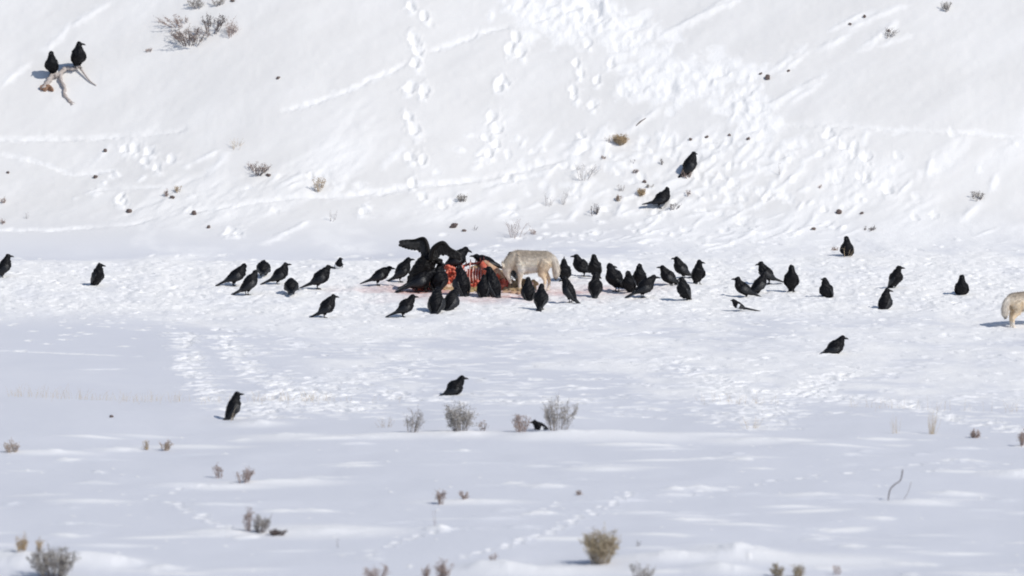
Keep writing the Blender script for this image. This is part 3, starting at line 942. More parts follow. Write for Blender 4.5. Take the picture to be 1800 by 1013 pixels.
for s in (-1, 1):
    m = MB()
    m.tube([(.03, s * .08, .09), (.03, s * .08, .01)], [.02, .018], 7)
    for ang in (0, 35, -35, 180):
        q = Vector((math.cos(R(ang)), math.sin(R(ang)), 0))
        m.tube([Vector((.03, s * .08, .012)), Vector((.03, s * .08, .014)) + q * .05, Vector((.03, s * .08, .002)) + q * .085], [.015, .012, .004], 5)
    m.build('leg', M['leg'], eagle)
def blade(mb_, p, q, wd, side, th=.004):
    p, q, side = Vector(p), Vector(q), Vector(side).normalized()
    ax = (q - p)
    nrm = ax.cross(side).normalized()
    C = [p, p + ax * .35 + nrm * .01, p + ax * .75 + nrm * .012, p + ax * .94, q]
    mb_.loft(C, [side * wd * r for r in (.55, .9, 1.0, .7, .15)], [nrm * th * r for r in (1, 1, .8, .6, .4)], 6)
m = MB()
for k in range(7):
    t = (k - 3) / 3
    blade(m, (-.18, .02 * t, .22), (-.43 + .02 * abs(t), .11 * t, .06), .035, (0, 1, 0))
m.build('tail', M['eagle'], eagle)
def raised_wing(S, E, Wr, T, hang, n):
    """arm from shoulder over elbow and wrist to the hand, flight feathers fanning from `hang` round to the tip"""
    S, E, Wr, T, hang = map(Vector, (S, E, Wr, T, hang))
    m = MB()
    P = spline([S, E, Wr, Wr.lerp(T, .35), Wr.lerp(T, .62)], 5)
    m.tube(P, list(np.interp(np.linspace(0, 1, len(P)), (0, .25, .5, .75, 1), (.075, .066, .05, .030, .010))), 10, 0.55)
    wing = m.build('wing', M['eagle'], eagle)
    f = MB()
    for k in range(n):
        t = k / (n - 1)
        if t < .55:
            s = t / .55
            root = S.lerp(E, s * 2) if s < .5 else E.lerp(Wr, (s - .5) * 2)
        else:
            root = Wr.lerp(T, (t - .55) / .45 * .55)
        tip_dir = hang.lerp((T - Wr).normalized(), sorted((0, (t - .45) / .55, 1))[1] ** 1.3).normalized()
        ln = (.21 + .04 * math.sin(t * 9)) if t < .5 else .22 + (t - .5) * .10
        end = root + tip_dir * ln
        if t > .93:
            end = T
        blade(f, root, end, .036, (T - Wr).cross(hang).cross(tip_dir))
    f.build('flight_feathers', M['flight'], wing)
    return wing
raised_wing((.06, .09, .50), (.06, .13, .70), (.0, .16, .84), (-.40, .20, .775), (-.30, .12, -.75), 19)
raised_wing((.10, -.06, .52), (.15, -.09, .71), (.30, -.11, .81), (.60, -.12, .58), (.10, .25, -.75), 17)

# ------------------------------------------------------------------ coyotes
def coat_colour(p, n, k):
    x, y, z = p
    grey, back, flank, ochre, pale = np.array((.76, .70, .62)), np.array((.43, .355, .275)), np.array((.93, .84, .71)), np.array((.86, .66, .43)), np.array((.95, .91, .85))
    c = flank.copy()
    def mixin(c, o, f):
        return c * (1 - f) + o * f
    up = float(sstep(.43, .57, z)) * float(sstep(-.42, -.30, x))
    c = mixin(c, pale, float(sstep(.42, .33, z)) * .8 * float(sstep(-.15, 0, x)))
    c = mixin(c, back, up * .85)
    if x < -.08 and z < .50:
        c = mixin(c, ochre, .55 * float(sstep(.52, .40, z)))
    if z < .33 and x > -.35 and x < .32:
        c = mixin(c, ochre, .5 * float(sstep(.34, .25, z)))
    if z < .12 and x < .32:
        c = mixin(c, pale, .6)
    if x > .26:
        c = mixin(c, np.array((.88, .77, .62)), .7)
    if x > .24 and abs(x - .285 - (.5 - z) * .2) < .022 and z > .36:
        c = mixin(c, back, .6)
    if x < -.345 and z < .54:
        c = mixin(c, grey, .75)
        c = mixin(c, np.array((.02, .017, .016)), float(sstep(.25, .17, z)))
    return np.clip(c * (1 + k), 0, 1)

def coyote(label, x, y, rz, scale=(.91, 1.0, 1.08)):
    e = empty('coyote', (x, y, ground_z(x, y) - 0.015), rz)
    e.scale = scale
    tag(e, label, 'coyote', 'coyotes at the carcass')
    b = MB()
    X = [-.355, -.32, -.26, -.16, 0, .14, .24, .31, .35]
    Zc = [.485, .475, .460, .452, .446, .44, .445, .45, .45]
    H = [.06, .105, .140, .150, .160, .172, .168, .135, .08]
    Wd = [.045, .075, .100, .105, .112, .118, .112, .09, .05]
    b.loft([(p, 0, q) for p, q in zip(X, Zc)], [(0, q, 0) for q in Wd], [(0, 0, q) for q in H], 16)
    P = spline([(.22, 0, .49), (.32, 0, .46), (.40, 0, .40), (.435, 0, .33), (.435, 0, .27)], 4)
    b.tube(P, list(np.interp(np.linspace(0, 1, len(P)), (0, .3, .6, .85, 1), (.135, .120, .102, .085, .060))), 14)
    b.tube([(.445, 0, .36), (.44, 0, .29), (.413, 0, .225), (.385, 0, .165), (.364, 0, .115)], [.060, .070, .046, .030, .022], 12)
    for s in (-1, 1):
        b.tube([(.22, s * .065, .42), (.205, s * .068, .32), (.205, s * .066, .23), (.215, s * .064, .13), (.212, s * .064, .05)], [.085, .064, .040, .029, .026], 10)
        b.tube([(.20, s * .064, .026), (.255, s * .064, .022)], [.030, .025], 8)
        ofs = .045 if s > 0 else -.03
        b.tube([(-.24, s * .06, .45), (-.20 + ofs * .3, s * .075, .36), (-.19 + ofs * .6, s * .075, .28), (-.275 + ofs, s * .070, .18), (-.268 + ofs, s * .068, .06)], [.11, .095, .062, .032, .027], 10)
        b.tube([(-.28 + ofs, s * .068, .026), (-.22 + ofs, s * .068, .022)], [.031, .025], 8)
        b.tube([(.475, s * .048, .35), (.515, s * .075, .40), (.535, s * .088, .455)], [.036, .028, .006], 8, .5)
    P = spline([(-.33, 0, .53), (-.385, 0, .47), (-.415, 0, .38), (-.425, 0, .28), (-.41, 0, .17)], 4)
    b.tube(P, list(np.interp(np.linspace(0, 1, len(P)), (0, .3, .65, .9, 1), (.040, .058, .066, .048, .014))), 12)
    me = fused(b, 'body', 0.012, 5)
    n = len(me.vertices)
    co = np.zeros(n * 3, np.float32)
    me.vertices.foreach_get('co', co)
    co = co.reshape(-1, 3)
    cols = np.ones((n, 4), np.float32)
    for i in range(n):
        cols[i, :3] = coat_colour(co[i], None, 0.25 * float(vnoise(co[i, 0] * 30 + co[i, 1] * 9, co[i, 2] * 30, 3)))
    me.color_attributes.new('coat', 'FLOAT_COLOR', 'POINT').data.foreach_set('color', cols.reshape(-1))
    body = link('body', me, M['coat'], e)
    nose = MB()
    nose.blob((.358, 0, .100), (.017, .016, .014), .05, 2, 3)
    nose.build('nose', M['bill'], body)
    # guard hairs
    vs, fs, vc = [], [], []
    tri = list(me.polygons)
    area = np.array([p.area for p in tri])
    pick = RNG.choice(len(tri), 15000, p=area / area.sum())
    for i in pick:
        p = tri[i]
        c, nn = Vector(p.center), Vector(p.normal)
        flow = Vector((-1.0, 0, -.35))
        if c.x > .30:
            flow = Vector((-.5, 0, .9))
        if c.x < -.345:
            flow = Vector((-.15, 0, -1.0))
        if c.z < .30 and -.34 < c.x < .31:
            flow = Vector((-.2, 0, -1.0))
        flow = (flow - nn * flow.dot(nn))
        if flow.length < .05:
            continue
        flow.normalize()
        short = c.z < .26 or (c.x > .36 and c.z < .33)
        ln = random.uniform(.010, .020) if short else random.uniform(.028, .060)
        dirv = (flow + nn * random.uniform(.25, .6) + Vector((random.gauss(0, .15), random.gauss(0, .15), random.gauss(0, .15)))).normalized()
        sd = dirv.cross(nn)
        sd = sd.normalized() * random.uniform(.0018, .0032) if sd.length > 1e-4 else Vector((0, .002, 0))
        c = c + Vector((random.gauss(0, .004), random.gauss(0, .004), random.gauss(0, .004))) - nn * .004
        o = len(vs)
        vs += [c - sd, c + sd, c + dirv * ln * .6 + sd * .7 - Vector((0, 0, .002)), c + dirv * ln - Vector((0, 0, .006)), c + dirv * ln * .6 - sd * .7 - Vector((0, 0, .002))]
        fs += [(o, o + 1, o + 2, o + 4), (o + 4, o + 2, o + 3)]
        k = random.uniform(-.22, .25)
        q = coat_colour(c, None, k)
        vc += [(*q, 1)] * 5
    m = MB()
    m.add(vs, fs)
    fur = m.build('fur', M['fur'], e)
    fur.data.color_attributes.new('coat', 'FLOAT_COLOR', 'POINT').data.foreach_set('color', np.array(vc, np.float32).reshape(-1))
    return e
x, y = at(935, 511)
coyote('pale coyote with head down feeding at the carcass', x, y, R(180))
x, y = at(1797, 574)
coyote('grey coyote walking out of the picture, hindquarters and dark tail tip showing', x + .02, y, R(38), (.90, .92, .91))

# ------------------------------------------------------------------ dead branch on the hillside
bx, by = at(105, 150)
branch = empty('dead_branch', (bx, by, ground_z(bx, by)))
tag(branch, 'bleached dead branch lying on the hillside under two ravens', 'branch')
def hp(u, v, lift):
    x, y = at(u, v)
    return Vector((x - bx, y - by, ground_z(x, y) + lift - branch.location.z))
m = MB()
P = spline([hp(76, 160, .02), hp(84, 149, .04), hp(92, 141, .07), hp(104, 138, .07), hp(116, 130, .10), hp(127, 129, .08), hp(139, 126, .09)], 5)
m.tube(P, list(np.interp(np.linspace(0, 1, len(P)), (0, .5, 1), (.050, .042, .030)) * (1 + .25 * np.sin(np.arange(len(P)) * 2.1))), 9)
limb = m.build('limb', M['wood'], branch)
m = MB()
P = spline([hp(138, 126, .10), hp(148, 136, .06), hp(158, 146, .03), hp(169, 152, .01)], 5)
m.tube(P, list(np.linspace(.022, .008, len(P))), 7)
m.build('side_branch', M['wood'], branch)
m = MB()
P = spline([hp(108, 134, .10), hp(107, 146, .06), hp(114, 160, .045), hp(113, 168, .02), hp(124, 180, .0)], 5)
m.tube(P, list(np.linspace(.028, .030, len(P)) * (1 + .25 * np.sin(np.arange(len(P)) * 1.7))), 8)
for k in range(3):
    q = P[-2]
    m.tube([q, q + Vector((.04 + .03 * k, -.10, -.07 + .02 * k))], [.012, .005], 5)
m.build('side_branch', M['wood'], branch)
m = MB()
for i in range(5):
    m.blob(hp(74 + 4 * i, 157 + 3 * math.sin(i * 2), .025), (.05, .05, .045), .3, 2, 200 + i)
link('root_end', fused(m, 'root_end', .012, 1), M['rot'], branch)

# ------------------------------------------------------------------ plants and stones
def plant(name, u, v, wpx, hpx, label, cat, group, twig='twig_grey', leaf=None, stems=9, lean=0.0, leaves=0, forks=5, lift=0.0, rad=1.0, spread=1.15, droop=0.0, leafsize=1.0):
    x, y = at(u, v)
    k = 1 / ppm(y)
    W, H = wpx * k, hpx * k / 0.95
    e = empty(name, (x, y, ground_z(x, y) - 0.01 + lift))
    tag(e, label, cat, group)
    rr = random.Random(int(u * 31 + v * 7))
    tw, tips = MB(), []
    for i in range(int(stems * 1.5) if leaf else stems):
        an = rr.uniform(0, 6.283)
        ra = rr.uniform(.1, 1) ** .6 * W * .5 * spread
        hh = H * rr.uniform(.55, 1.0) * (1 - .25 * (ra / (W * .5 + 1e-6)))
        b0 = Vector((math.cos(an) * ra * .42, math.sin(an) * ra * .4, -.02))
        t0 = Vector((math.cos(an) * ra + lean * H, math.sin(an) * ra * .8, hh))
        mid = b0.lerp(t0, .5) + Vector((rr.gauss(0, .05) * W, rr.gauss(0, .05) * W, .06 * H))
        r0 = .0048 * rad
        P = [b0, mid, t0 - Vector((0, 0, droop * hh))]
        tw.tube(P, [r0, r0 * .7, r0 * .3], 4)
        for f in range(forks):
            s = rr.uniform(.25, .95)
            q = P[0].lerp(P[1], s * 2) if s < .5 else P[1].lerp(P[2], s * 2 - 1)
            dv = Vector((rr.gauss(0, .5), rr.gauss(0, .5), rr.uniform(-.1, .9))).normalized() * H * rr.uniform(.12, .32)
            if q.x + dv.x > W * .62 or q.x + dv.x < -W * .62:
                dv.x *= -.6
            tw.tube([q, q + dv * .55 + Vector((rr.gauss(0, .01), 0, 0)), q + dv], [r0 * .5, r0 * .4, r0 * .2], 3)
            tips.append((q, dv))
        tips.append((P[1], P[2] - P[1]))
    tw.build('stems', M[twig], e, smooth=False)
    if leaf and leaves:
        lf = MB()
        for i in range(int(leaves * 1.6)):
            q, dv = rr.choice(tips)
            c = q + dv * rr.uniform(-.5, 1.08) + Vector((rr.gauss(0, .008), rr.gauss(0, .008), rr.gauss(0, .008)))
            a = Vector((rr.gauss(0, 1), rr.gauss(0, 1), rr.gauss(.6, .8))).normalized() * rr.uniform(.010, .026) * leafsize
            s = a.cross(Vector((rr.gauss(0, 1), rr.gauss(0, 1), rr.gauss(0, 1)))).normalized() * rr.uniform(.004, .007) * leafsize
            lf.add([c - s * .5, c + a * .5 - s, c + a, c + a * .5 + s], [(0, 1, 2, 3)])
        lf.build('foliage', M[leaf], e, smooth=False)
    return e

SG = 'sagebrush along the edge of the bank'
plant('sagebrush', 725, 764, 34, 46, 'thin grey sagebrush, outermost bush of the bank edge', 'shrub', SG, 'twig_grey', 'leaf_grey', 9, .15, 320, 5)
plant('sagebrush', 810, 764, 52, 60, 'dense grey sagebrush below the raven sitting in the snow', 'shrub', SG, 'twig_grey', 'leaf_grey', 20, 0, 1500, 6, leafsize=1.1)
plant('sagebrush', 848, 758, 18, 24, 'wispy little sagebrush beside the dense one', 'shrub', SG, 'twig_grey', 'leaf_brown', 5, 0, 60, 3)
plant('sagebrush', 915, 762, 30, 38, 'brownish sagebrush on one side of the half-buried magpie', 'shrub', SG, 'twig_red', 'leaf_brown', 9, 0, 420, 5)
plant('sagebrush', 982, 762, 58, 68, 'tallest grey sagebrush, on the other side of the half-buried magpie', 'shrub', SG, 'twig_grey', 'leaf_grey', 17, .06, 1150, 6)
plant('grass_tuft', 678, 752, 40, 22, 'faint dry stalks next to the thin grey sagebrush', 'grass', None, 'twig_tan', None, 9, 0, 0, 2, rad=.5)
FG = 'bushes poking through the snow of the bank'
plant('sagebrush', 20, 799, 26, 26, 'small tan tuft at the picture edge on the smooth bank', 'shrub', FG, 'twig_tan', 'leaf_brown', 8, 0, 240, 4)
plant('sagebrush', 258, 789, 12, 22, 'narrow tan tuft, thinner of two side by side', 'shrub', FG, 'twig_tan', 'leaf_tan', 5, 0, 60, 3)
plant('sagebrush', 290, 790, 26, 22, 'wider tan tuft, fuller of two side by side', 'shrub', FG, 'twig_tan', 'leaf_brown', 8, 0, 220, 4)
plant('sagebrush', 386, 838, 16, 32, 'leaning reddish sprig, one arm of a V of twigs', 'shrub', FG, 'twig_red', 'leaf_brown', 4, -.15, 130, 4)
plant('sagebrush', 428, 850, 34, 34, 'low reddish shrub with bare shoots, other arm of the V', 'shrub', FG, 'twig_red', 'leaf_brown', 9, .12, 260, 4)
plant('sagebrush', 436, 940, 18, 56, 'upright thin reddish shoot beside the dark bushy one', 'shrub', FG, 'twig_red', 'leaf_brown', 5, -.02, 170, 4)
plant('sagebrush', 458, 941, 34, 38, 'dark grey bushy shrub with a thin shoot beside it', 'shrub', FG, 'twig_dark', 'leaf_grey', 11, .1, 420, 5)
plant('sagebrush', 489, 943, 32, 13, 'low dark clump just under the drift', 'shrub', FG, 'twig_dark', 'leaf_dark', 12, 0, 420, 4)
plant('sagebrush', 38, 988, 22, 40, 'tan rounded seed-head sprig above the big corner sage', 'shrub', FG, 'twig_tan', 'leaf_tan', 6, 0, 330, 5)
plant('sagebrush', 70, 985, 14, 36, 'thin tan sprig next to the rounded one', 'shrub', FG, 'twig_tan', 'leaf_tan', 4, 0, 110, 4)
plant('sagebrush', 96, 1016, 88, 62, 'biggest grey sage clump, in the lower left corner', 'shrub', FG, 'twig_dark', 'leaf_grey', 26, 0, 1900, 6, leafsize=1.2)
plant('sagebrush', 774, 888, 22, 34, 'brown seed-topped sprig on the bank', 'shrub', FG, 'twig_red', 'leaf_brown', 5, 0, 240, 4)
plant('sagebrush', 818, 884, 20, 18, 'small brown sprig bent over a drift', 'shrub', FG, 'twig_red', 'leaf_brown', 5, -.2, 150, 3)
plant('sagebrush', 1018, 871, 12, 10, 'tiny rust-brown tuft alone on smooth snow', 'shrub', FG, 'twig_red', 'leaf_brown', 5, 0, 90, 3)
plant('sagebrush', 1054, 992, 62, 76, 'full olive-tan sagebrush with one drift behind it', 'shrub', FG, 'twig_tan', 'leaf_olive', 24, .03, 2300, 6, leafsize=1.2)
plant('sagebrush', 1126, 1022, 52, 34, 'pale wispy sage cut by the lower picture edge', 'shrub', FG, 'twig_grey', 'leaf_grey', 11, 0, 380, 4)
plant('twig', 1120, 964, 18, 14, 'small dark twigs between the olive sage and the long drift', 'twig', FG, 'twig_dark', None, 4, .2, 0, 3, rad=.7)
plant('sagebrush', 665, 1022, 52, 36, 'faint reddish brush at the lower edge, wider one', 'shrub', FG, 'twig_red', 'leaf_brown', 10, 0, 260, 4)
plant('sagebrush', 748, 1018, 16, 30, 'narrow brown tuft at the lower edge', 'shrub', FG, 'twig_red', 'leaf_brown', 5, 0, 170, 4)
plant('sagebrush', 778, 1020, 32, 42, 'rounded brown bush at the lower edge', 'shrub', FG, 'twig_red', 'leaf_brown', 9, .05, 420, 4)
plant('twig', 868, 998, 22, 14, 'few brown twigs on top of the round drift', 'twig', FG, 'twig_red', 'leaf_brown', 5, 0, 60, 3, rad=.8)
plant('sagebrush', 1367, 1016, 24, 30, 'dark olive tuft at the lower edge, first of a pair', 'shrub', FG, 'twig_dark', 'leaf_olive', 8, 0, 420, 4)
plant('sagebrush', 1402, 1016, 26, 28, 'paler olive tuft at the lower edge, second of a pair', 'shrub', FG, 'twig_tan', 'leaf_olive', 8, .05, 320, 4)
plant('sagebrush', 1470, 1008, 12, 22, 'single thin brown sprig beyond the olive pair', 'shrub', FG, 'twig_red', 'leaf_brown', 3, 0, 60, 3)
plant('sagebrush', 1716, 768, 20, 16, 'round brown tuft alone on the bank edge', 'shrub', FG, 'twig_red', 'leaf_brown', 8, 0, 330, 4)
plant('sagebrush', 1796, 784, 16, 34, 'reddish bush cut by the picture edge', 'shrub', FG, 'twig_red', 'leaf_brown', 7, 0, 200, 4)
plant('grass_tuft', 595, 962, 8, 30, 'hair-thin stalk standing in smooth snow', 'grass', None, 'twig_grey', None, 2, 0, 0, 2, rad=.5)
plant('grass_tuft', 765, 925, 10, 40, 'pale reddish stalk below the seed-topped sprig', 'grass', None, 'twig_red', None, 2, 0, 0, 1, rad=.5)
GR = 'pale grass on the bank edge'
plant('grass_tuft', 1575, 762, 22, 48, 'sparse straw-coloured grass, thinner clump', 'grass', GR, 'grass', None, 12, 0, 0, 0, rad=.38)
plant('grass_tuft', 1638, 762, 26, 58, 'tall straw-coloured grass, thicker clump', 'grass', GR, 'grass', None, 26, .06, 0, 0, rad=.42)
plant('grass_tuft', 1320, 752, 50, 26, 'low straw grass above a pale drift', 'grass', GR, 'grass', None, 14, 0, 0, 1, rad=.4)
plant('grass_tuft', 404, 735, 12, 32, 'bent yellow straw in front of the tall raven', 'grass', GR, 'grass', None, 2, .30, 0, 0, rad=.8)
plant('grass_tuft', 1488, 452, 22, 26, 'few reddish stalks crossing the raven at the hill foot', 'grass', None, 'twig_tan', None, 5, .1, 0, 1, rad=.6)
# the bent dark sticks in the smooth snow
for pts, lab, rad in (([(1561, 882), (1564, 864), (1572, 854), (1583, 846), (1587, 828)], 'bent dark stick standing in smooth snow', .008), ([(1588, 880), (1596, 866), (1602, 848)], 'faint thin stick beside the bent one', .004)):
    x, y = at(*pts[0])
    k = 1 / ppm(y)
    m = MB()
    m.tube(spline([((p[0] - pts[0][0]) * k, 0.02 * i, (pts[0][1] - p[1]) * k - .01) for i, p in enumerate(pts)], 4), rad, 5)
    o = m.build('stick', M['twig_dark' if rad > .005 else 'twig_grey'])
    o.location = (x, y, ground_z(x, y))
    tag(o, lab, 'stick')

HG = 'brush on the hillside'
HP = [
 ('sagebrush', 335, 76, 72, 36, 'densest tangled brown shrub of the clump high on the hill', 'twig_dark', 'leaf_brown', 18, 0, 900, 5, 1.3),
 ('sagebrush', 314, 44, 64, 22, 'pale mauve shrub bending away from the dense one', 'twig_red', 'leaf_brown', 10, -.5, 260, 4, 1.0),
 ('sagebrush', 371, 56, 64, 38, 'dark forked shrub in the middle of the high clump', 'twig_dark', 'leaf_dark', 11, 0, 420, 4, 1.2),
 ('sagebrush', 404, 64, 32, 34, 'pinkish wispy shrub on the outer side of the high clump', 'twig_red', 'leaf_brown', 8, 0, 170, 4, 1.0),
 ('sagebrush', 345, 12, 34, 18, 'grey shrub cut by the upper picture edge', 'twig_grey', 'leaf_grey', 10, 0, 330, 4, 1.1),
 ('sagebrush', 383, 8, 28, 14, 'smaller grey shrub at the upper edge, next along', 'twig_grey', 'leaf_grey', 8, 0, 220, 4, 1.1),
 ('twig', 262, 90, 12, 10, 'little brown twigs between the branch and the high clump', 'twig_red', 'leaf_brown', 4, 0, 40, 2, 1.0),
 ('sagebrush', 1664, 18, 18, 20, 'grey speckled tuft at the upper edge over open snow', 'twig_dark', 'leaf_grey', 7, 0, 150, 3, 1.0),
 ('grass_tuft', 413, 262, 34, 24, 'very pale straw tuft above the dark litter', 'grass', None, 14, .1, 0, 1, .5),
 ('twig', 455, 306, 36, 24, 'dark reddish twigs and litter half sunk in snow', 'twig_dark', 'leaf_brown', 12, .2, 230, 3, 1.1),
 ('twig', 440, 299, 14, 18, 'thin reddish sprig beside the dark litter', 'twig_red', 'leaf_brown', 4, 0, 40, 2, .9),
 ('sagebrush', 560, 334, 28, 30, 'pale fan-shaped shrub standing alone on the hillside', 'twig_tan', 'leaf_tan', 10, .05, 70, 4, .9),
 ('sagebrush', 312, 339, 14, 18, 'tan forked sprig, larger of two', 'twig_tan', 'leaf_tan', 5, 0, 50, 3, 1.0),
 ('sagebrush', 293, 346, 10, 14, 'brown stubby sprig, smaller of two', 'twig_red', 'leaf_brown', 4, 0, 60, 2, 1.0),
 ('twig', 46, 384, 10, 16, 'faint grey sprig above the left hill foot', 'twig_grey', None, 4, 0, 0, 2, .6),
 ('twig', 6, 356, 10, 14, 'brown sprig at the picture edge, upper one', 'twig_red', 'leaf_brown', 4, 0, 50, 2, .9),
 ('twig', 5, 393, 10, 12, 'brown sprig at the picture edge, lower one', 'twig_red', 'leaf_brown', 4, 0, 50, 2, .9),
 ('sagebrush', 585, 388, 18, 26, 'faint grey stalks near the hill foot', 'twig_grey', None, 6, .1, 0, 2, .5),
 ('sagebrush', 812, 352, 18, 16, 'small round grey shrub on bare hillside snow', 'twig_dark', 'leaf_grey', 9, 0, 150, 3, .9),
 ('sagebrush', 905, 414, 50, 38, 'wide airy reddish brush above the coyote', 'twig_red', None, 15, .05, 0, 3, .65),
 ('twig', 938, 410, 18, 12, 'short reddish twigs next to the airy brush', 'twig_red', 'leaf_brown', 5, 0, 40, 2, .9),
 ('twig', 834, 404, 8, 14, 'hooked dark twig above the ribs', 'twig_dark', None, 3, .2, 0, 1, 1.0),
 ('tussock', 1090, 252, 26, 20, 'round tan grass tussock, largest of the hillside', 'twig_tan', 'leaf_tan', 26, 0, 1200, 3, 1.0),
 ('tussock', 1128, 344, 16, 14, 'round tan grass tussock near the lower hillside raven', 'twig_tan', 'leaf_tan', 16, 0, 480, 3, .9),
 ('tussock', 1087, 354, 10, 12, 'small rusty tussock left of the round tan one', 'twig_tan', 'leaf_brown', 8, 0, 130, 3, .9),
 ('sagebrush', 1025, 312, 48, 34, 'wide airy mauve-grey brush on the lower hillside', 'twig_grey', None, 17, .15, 0, 4, .65),
 ('sagebrush', 964, 362, 18, 30, 'thin mauve twigs, shorter of two airy sprays', 'twig_grey', None, 6, .1, 0, 3, .6),
 ('sagebrush', 989, 358, 18, 32, 'thin mauve twigs, taller of two airy sprays', 'twig_grey', None, 6, .15, 0, 3, .6),
 ('twig', 1045, 378, 20, 24, 'dark antler-shaped twigs above the upright ravens', 'twig_dark', 'leaf_dark', 6, .1, 50, 3, 1.0),
 ('twig', 1068, 252, 14, 16, 'thin sprig beside the largest tussock', 'twig_grey', 'leaf_brown', 4, 0, 20, 2, .7),
 ('twig', 1060, 279, 10, 6, 'brown litter flake below the largest tussock', 'twig_red', 'leaf_brown', 4, 0, 40, 2, 1.0),
 ('twig', 1117, 304, 10, 10, 'small grey-brown plant between tussock and ravens', 'twig_dark', 'leaf_brown', 5, 0, 60, 2, .9),
 ('twig', 1111, 286, 14, 10, 'sparse dark bits of stalk in loose snow', 'twig_dark', None, 4, .2, 0, 2, .8),
 ('twig', 1163, 289, 6, 14, 'short upright dark stalk', 'twig_dark', 'leaf_dark', 2, 0, 20, 1, 1.0),
 ('twig', 1141, 330, 14, 8, 'flat grey plant over the lower hillside raven', 'twig_grey', 'leaf_grey', 6, 0, 60, 2, .9),
 ('twig', 1092, 336, 12, 16, 'fine mauve sprig up from the rusty tussock', 'twig_grey', 'leaf_brown', 4, 0, 20, 2, .7),
 ('twig', 1183, 372, 24, 14, 'hooked dark twigs at the feet of the lower hillside raven', 'twig_dark', 'leaf_dark', 6, .3, 40, 2, .9),
 ('twig', 1208, 314, 20, 12, 'reddish gnarled twigs under the upper hillside raven', 'twig_red', 'leaf_brown', 6, 0, 130, 2, 1.4),
 ('twig', 1210, 346, 12, 12, 'pinkish sprig downhill of the upper hillside raven', 'twig_red', 'leaf_brown', 4, 0, 40, 2, .8),
 ('twig', 1370, 310, 8, 26, 'single curved grey stem in clean hillside snow', 'twig_grey', None, 1, -.1, 0, 1, .9),
 ('twig', 1443, 330, 8, 10, 'speck of brown sprig right of the curved stem', 'twig_red', 'leaf_brown', 2, 0, 20, 1, .9),
 ('sagebrush', 1717, 349, 28, 18, 'flat grey plant on the far right of the hillside', 'twig_dark', 'leaf_grey', 10, 0, 120, 3, .8),
 ('twig', 1527, 405, 20, 10, 'dark slanting litter above the hill-foot raven', 'twig_dark', 'leaf_dark', 6, .3, 70, 2, 1.0),
 ('twig', 1468, 440, 10, 8, 'brown clump beside the hill-foot raven', 'twig_red', 'leaf_brown', 5, 0, 70, 2, 1.0),
 ('twig', 1560, 66, 24, 20, 'loose line of grey twigs high on the right hillside', 'twig_dark', 'leaf_grey', 8, .4, 40, 3, .7),
]
for (nm, u, v, wp, hp_, lab, tw, lf, st, ln, nl, fk, rd) in HP:
    plant(nm, u, v, wp, hp_, lab, 'shrub' if nm == 'sagebrush' else ('grass' if nm in ('tussock', 'grass_tuft') else 'twig'), HG, tw, lf, st, ln, nl, fk, rad=rd)

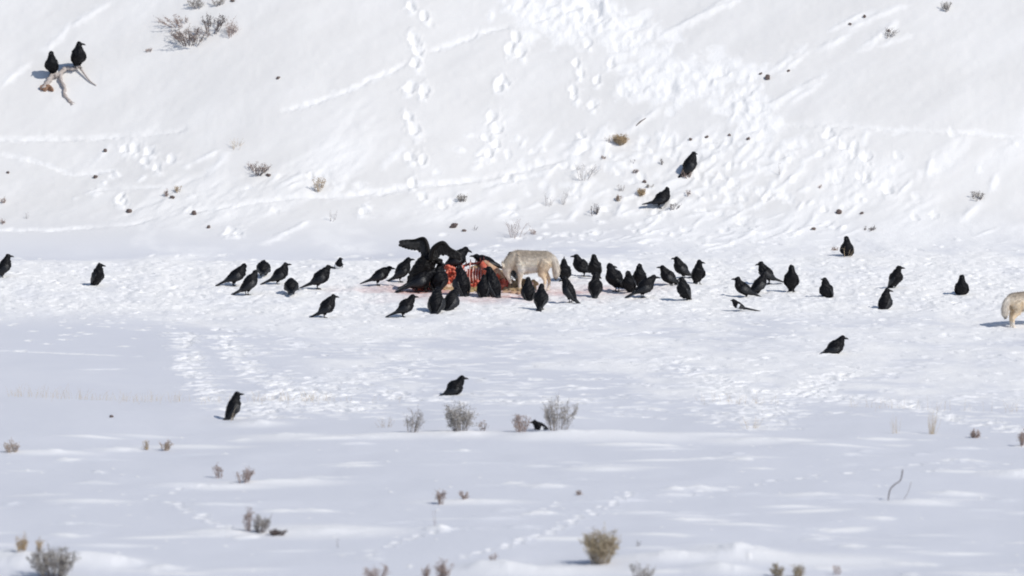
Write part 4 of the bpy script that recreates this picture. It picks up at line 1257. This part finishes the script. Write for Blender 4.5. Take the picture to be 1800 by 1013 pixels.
STONES = [
 (185, 267, 9, 6, 'dark slanting stone below the long track, upper left hillside'), (168, 313, 9, 6, 'dark stone straight downhill of the slanting one'), (227, 374, 11, 7, 'rusty stone above the lone upright raven'),
 (341, 379, 11, 8, 'grey stone with pebbles uphill of the loose raven group'), (14, 306, 6, 5, 'small stone near the left picture edge'), (367, 402, 7, 6, 'small stone close to the hill foot'),
 (489, 141, 8, 5, 'single black stone on the wide empty hillside'), (472, 310, 9, 5, 'flat stone at the tail of the dark litter'), (303, 351, 9, 6, 'reddish stone under the two tan sprigs'),
 (798, 399, 16, 10, 'angular mauve stone above the arched wing'), (816, 406, 8, 5, 'flat chip of stone beside the angular one'), (1349, 139, 12, 9, 'biggest black stone beside the churned snow'),
 (1337, 131, 6, 4, 'chip of stone touching the biggest black one'), (1133, 322, 9, 5, 'dark flat stone over the round tan tussock'), (1214, 248, 7, 5, 'first of three small stones uphill of the upper hillside raven'),
 (1242, 243, 7, 5, 'second of three small stones in a line'), (1282, 239, 6, 4, 'third of three small stones, farthest along'), (1475, 374, 13, 8, 'brown stone uphill of the hill-foot raven'),
 (1515, 375, 8, 5, 'smaller brown stone in line with the larger'), (1430, 405, 10, 6, 'grey stone left of the hill-foot raven'), (1520, 33, 6, 7, 'dark upright chip high on the right slope'), (1562, 59, 6, 5, 'chip at the head of the grey twig line'),
 (1494, 45, 6, 5, 'pebble beside the bright streak high right'), (196, 735, 8, 5, 'tiny dark stone on the bank edge'), (1315, 248, 9, 4, 'flat mauve chip next to the thin track'), (1200, 523, 12, 6, 'brown scrap lying in front of the cluster'), (409, 3, 8, 5, 'dark chip at the upper edge'), (1386, 126, 6, 4, 'small chip in the slanting bright streak'),
]
for i, (u, v, wp, hp_, lab) in enumerate(STONES):
    x, y = at(u, v)
    k = 1 / ppm(y)
    m = MB()
    m.blob((0, 0, 0), (wp * k * .46, wp * k * .36, hp_ * k * .52), .22, 2, 400 + i, Matrix.Rotation(R(-25 if i % 3 == 0 else 8), 3, 'Y'))
    o = m.build('stone', M['stone'], smooth=False)
    o.location = (x, y, ground_z(x, y) + hp_ * k * .30)
    tag(o, lab, 'stone', 'stones showing through the snow')
m = MB()
x, y = at(1118, 222)
m.tube([(0, 0, .0), (.08, .05, .07), (.17, .12, .12)], [.008, .012, .005], 5)
o = m.build('stick', M['twig_dark'])
o.location = (x, y, ground_z(x, y))
tag(o, 'dark slanting stick uphill of the largest tussock', 'stick')

# fine dry grass along the bank edge: uncountable
gm = MB()
for u0, u1, n, hh in ((-10, 130, 90, 26), (130, 310, 110, 20), (310, 400, 40, 16), (425, 580, 110, 22), (560, 700, 24, 14), (1230, 1380, 60, 20), (1500, 1800, 70, 22)):
    for _ in range(n):
        u = random.uniform(u0, u1)
        x, y = at(u, 735)
        y = float(bank_edge(x)) + random.gauss(.1, .35)
        z = ground_z(x, y)
        h = hh / 122 * random.uniform(.4, 1.1)
        dx, dy = random.gauss(0, .3) * h, random.gauss(0, .2) * h
        gm.tube([(x, y, z - .01), (x + dx * .4, y + dy * .4, z + h * .6), (x + dx, y + dy, z + h)], [.0016, .0013, .0006], 3)
go = gm.build('dry_grass_fringe', M['grass'], None, False)
tag(go, 'sparse dry grass fringe along the edge of the bank', 'grass', kind='stuff')
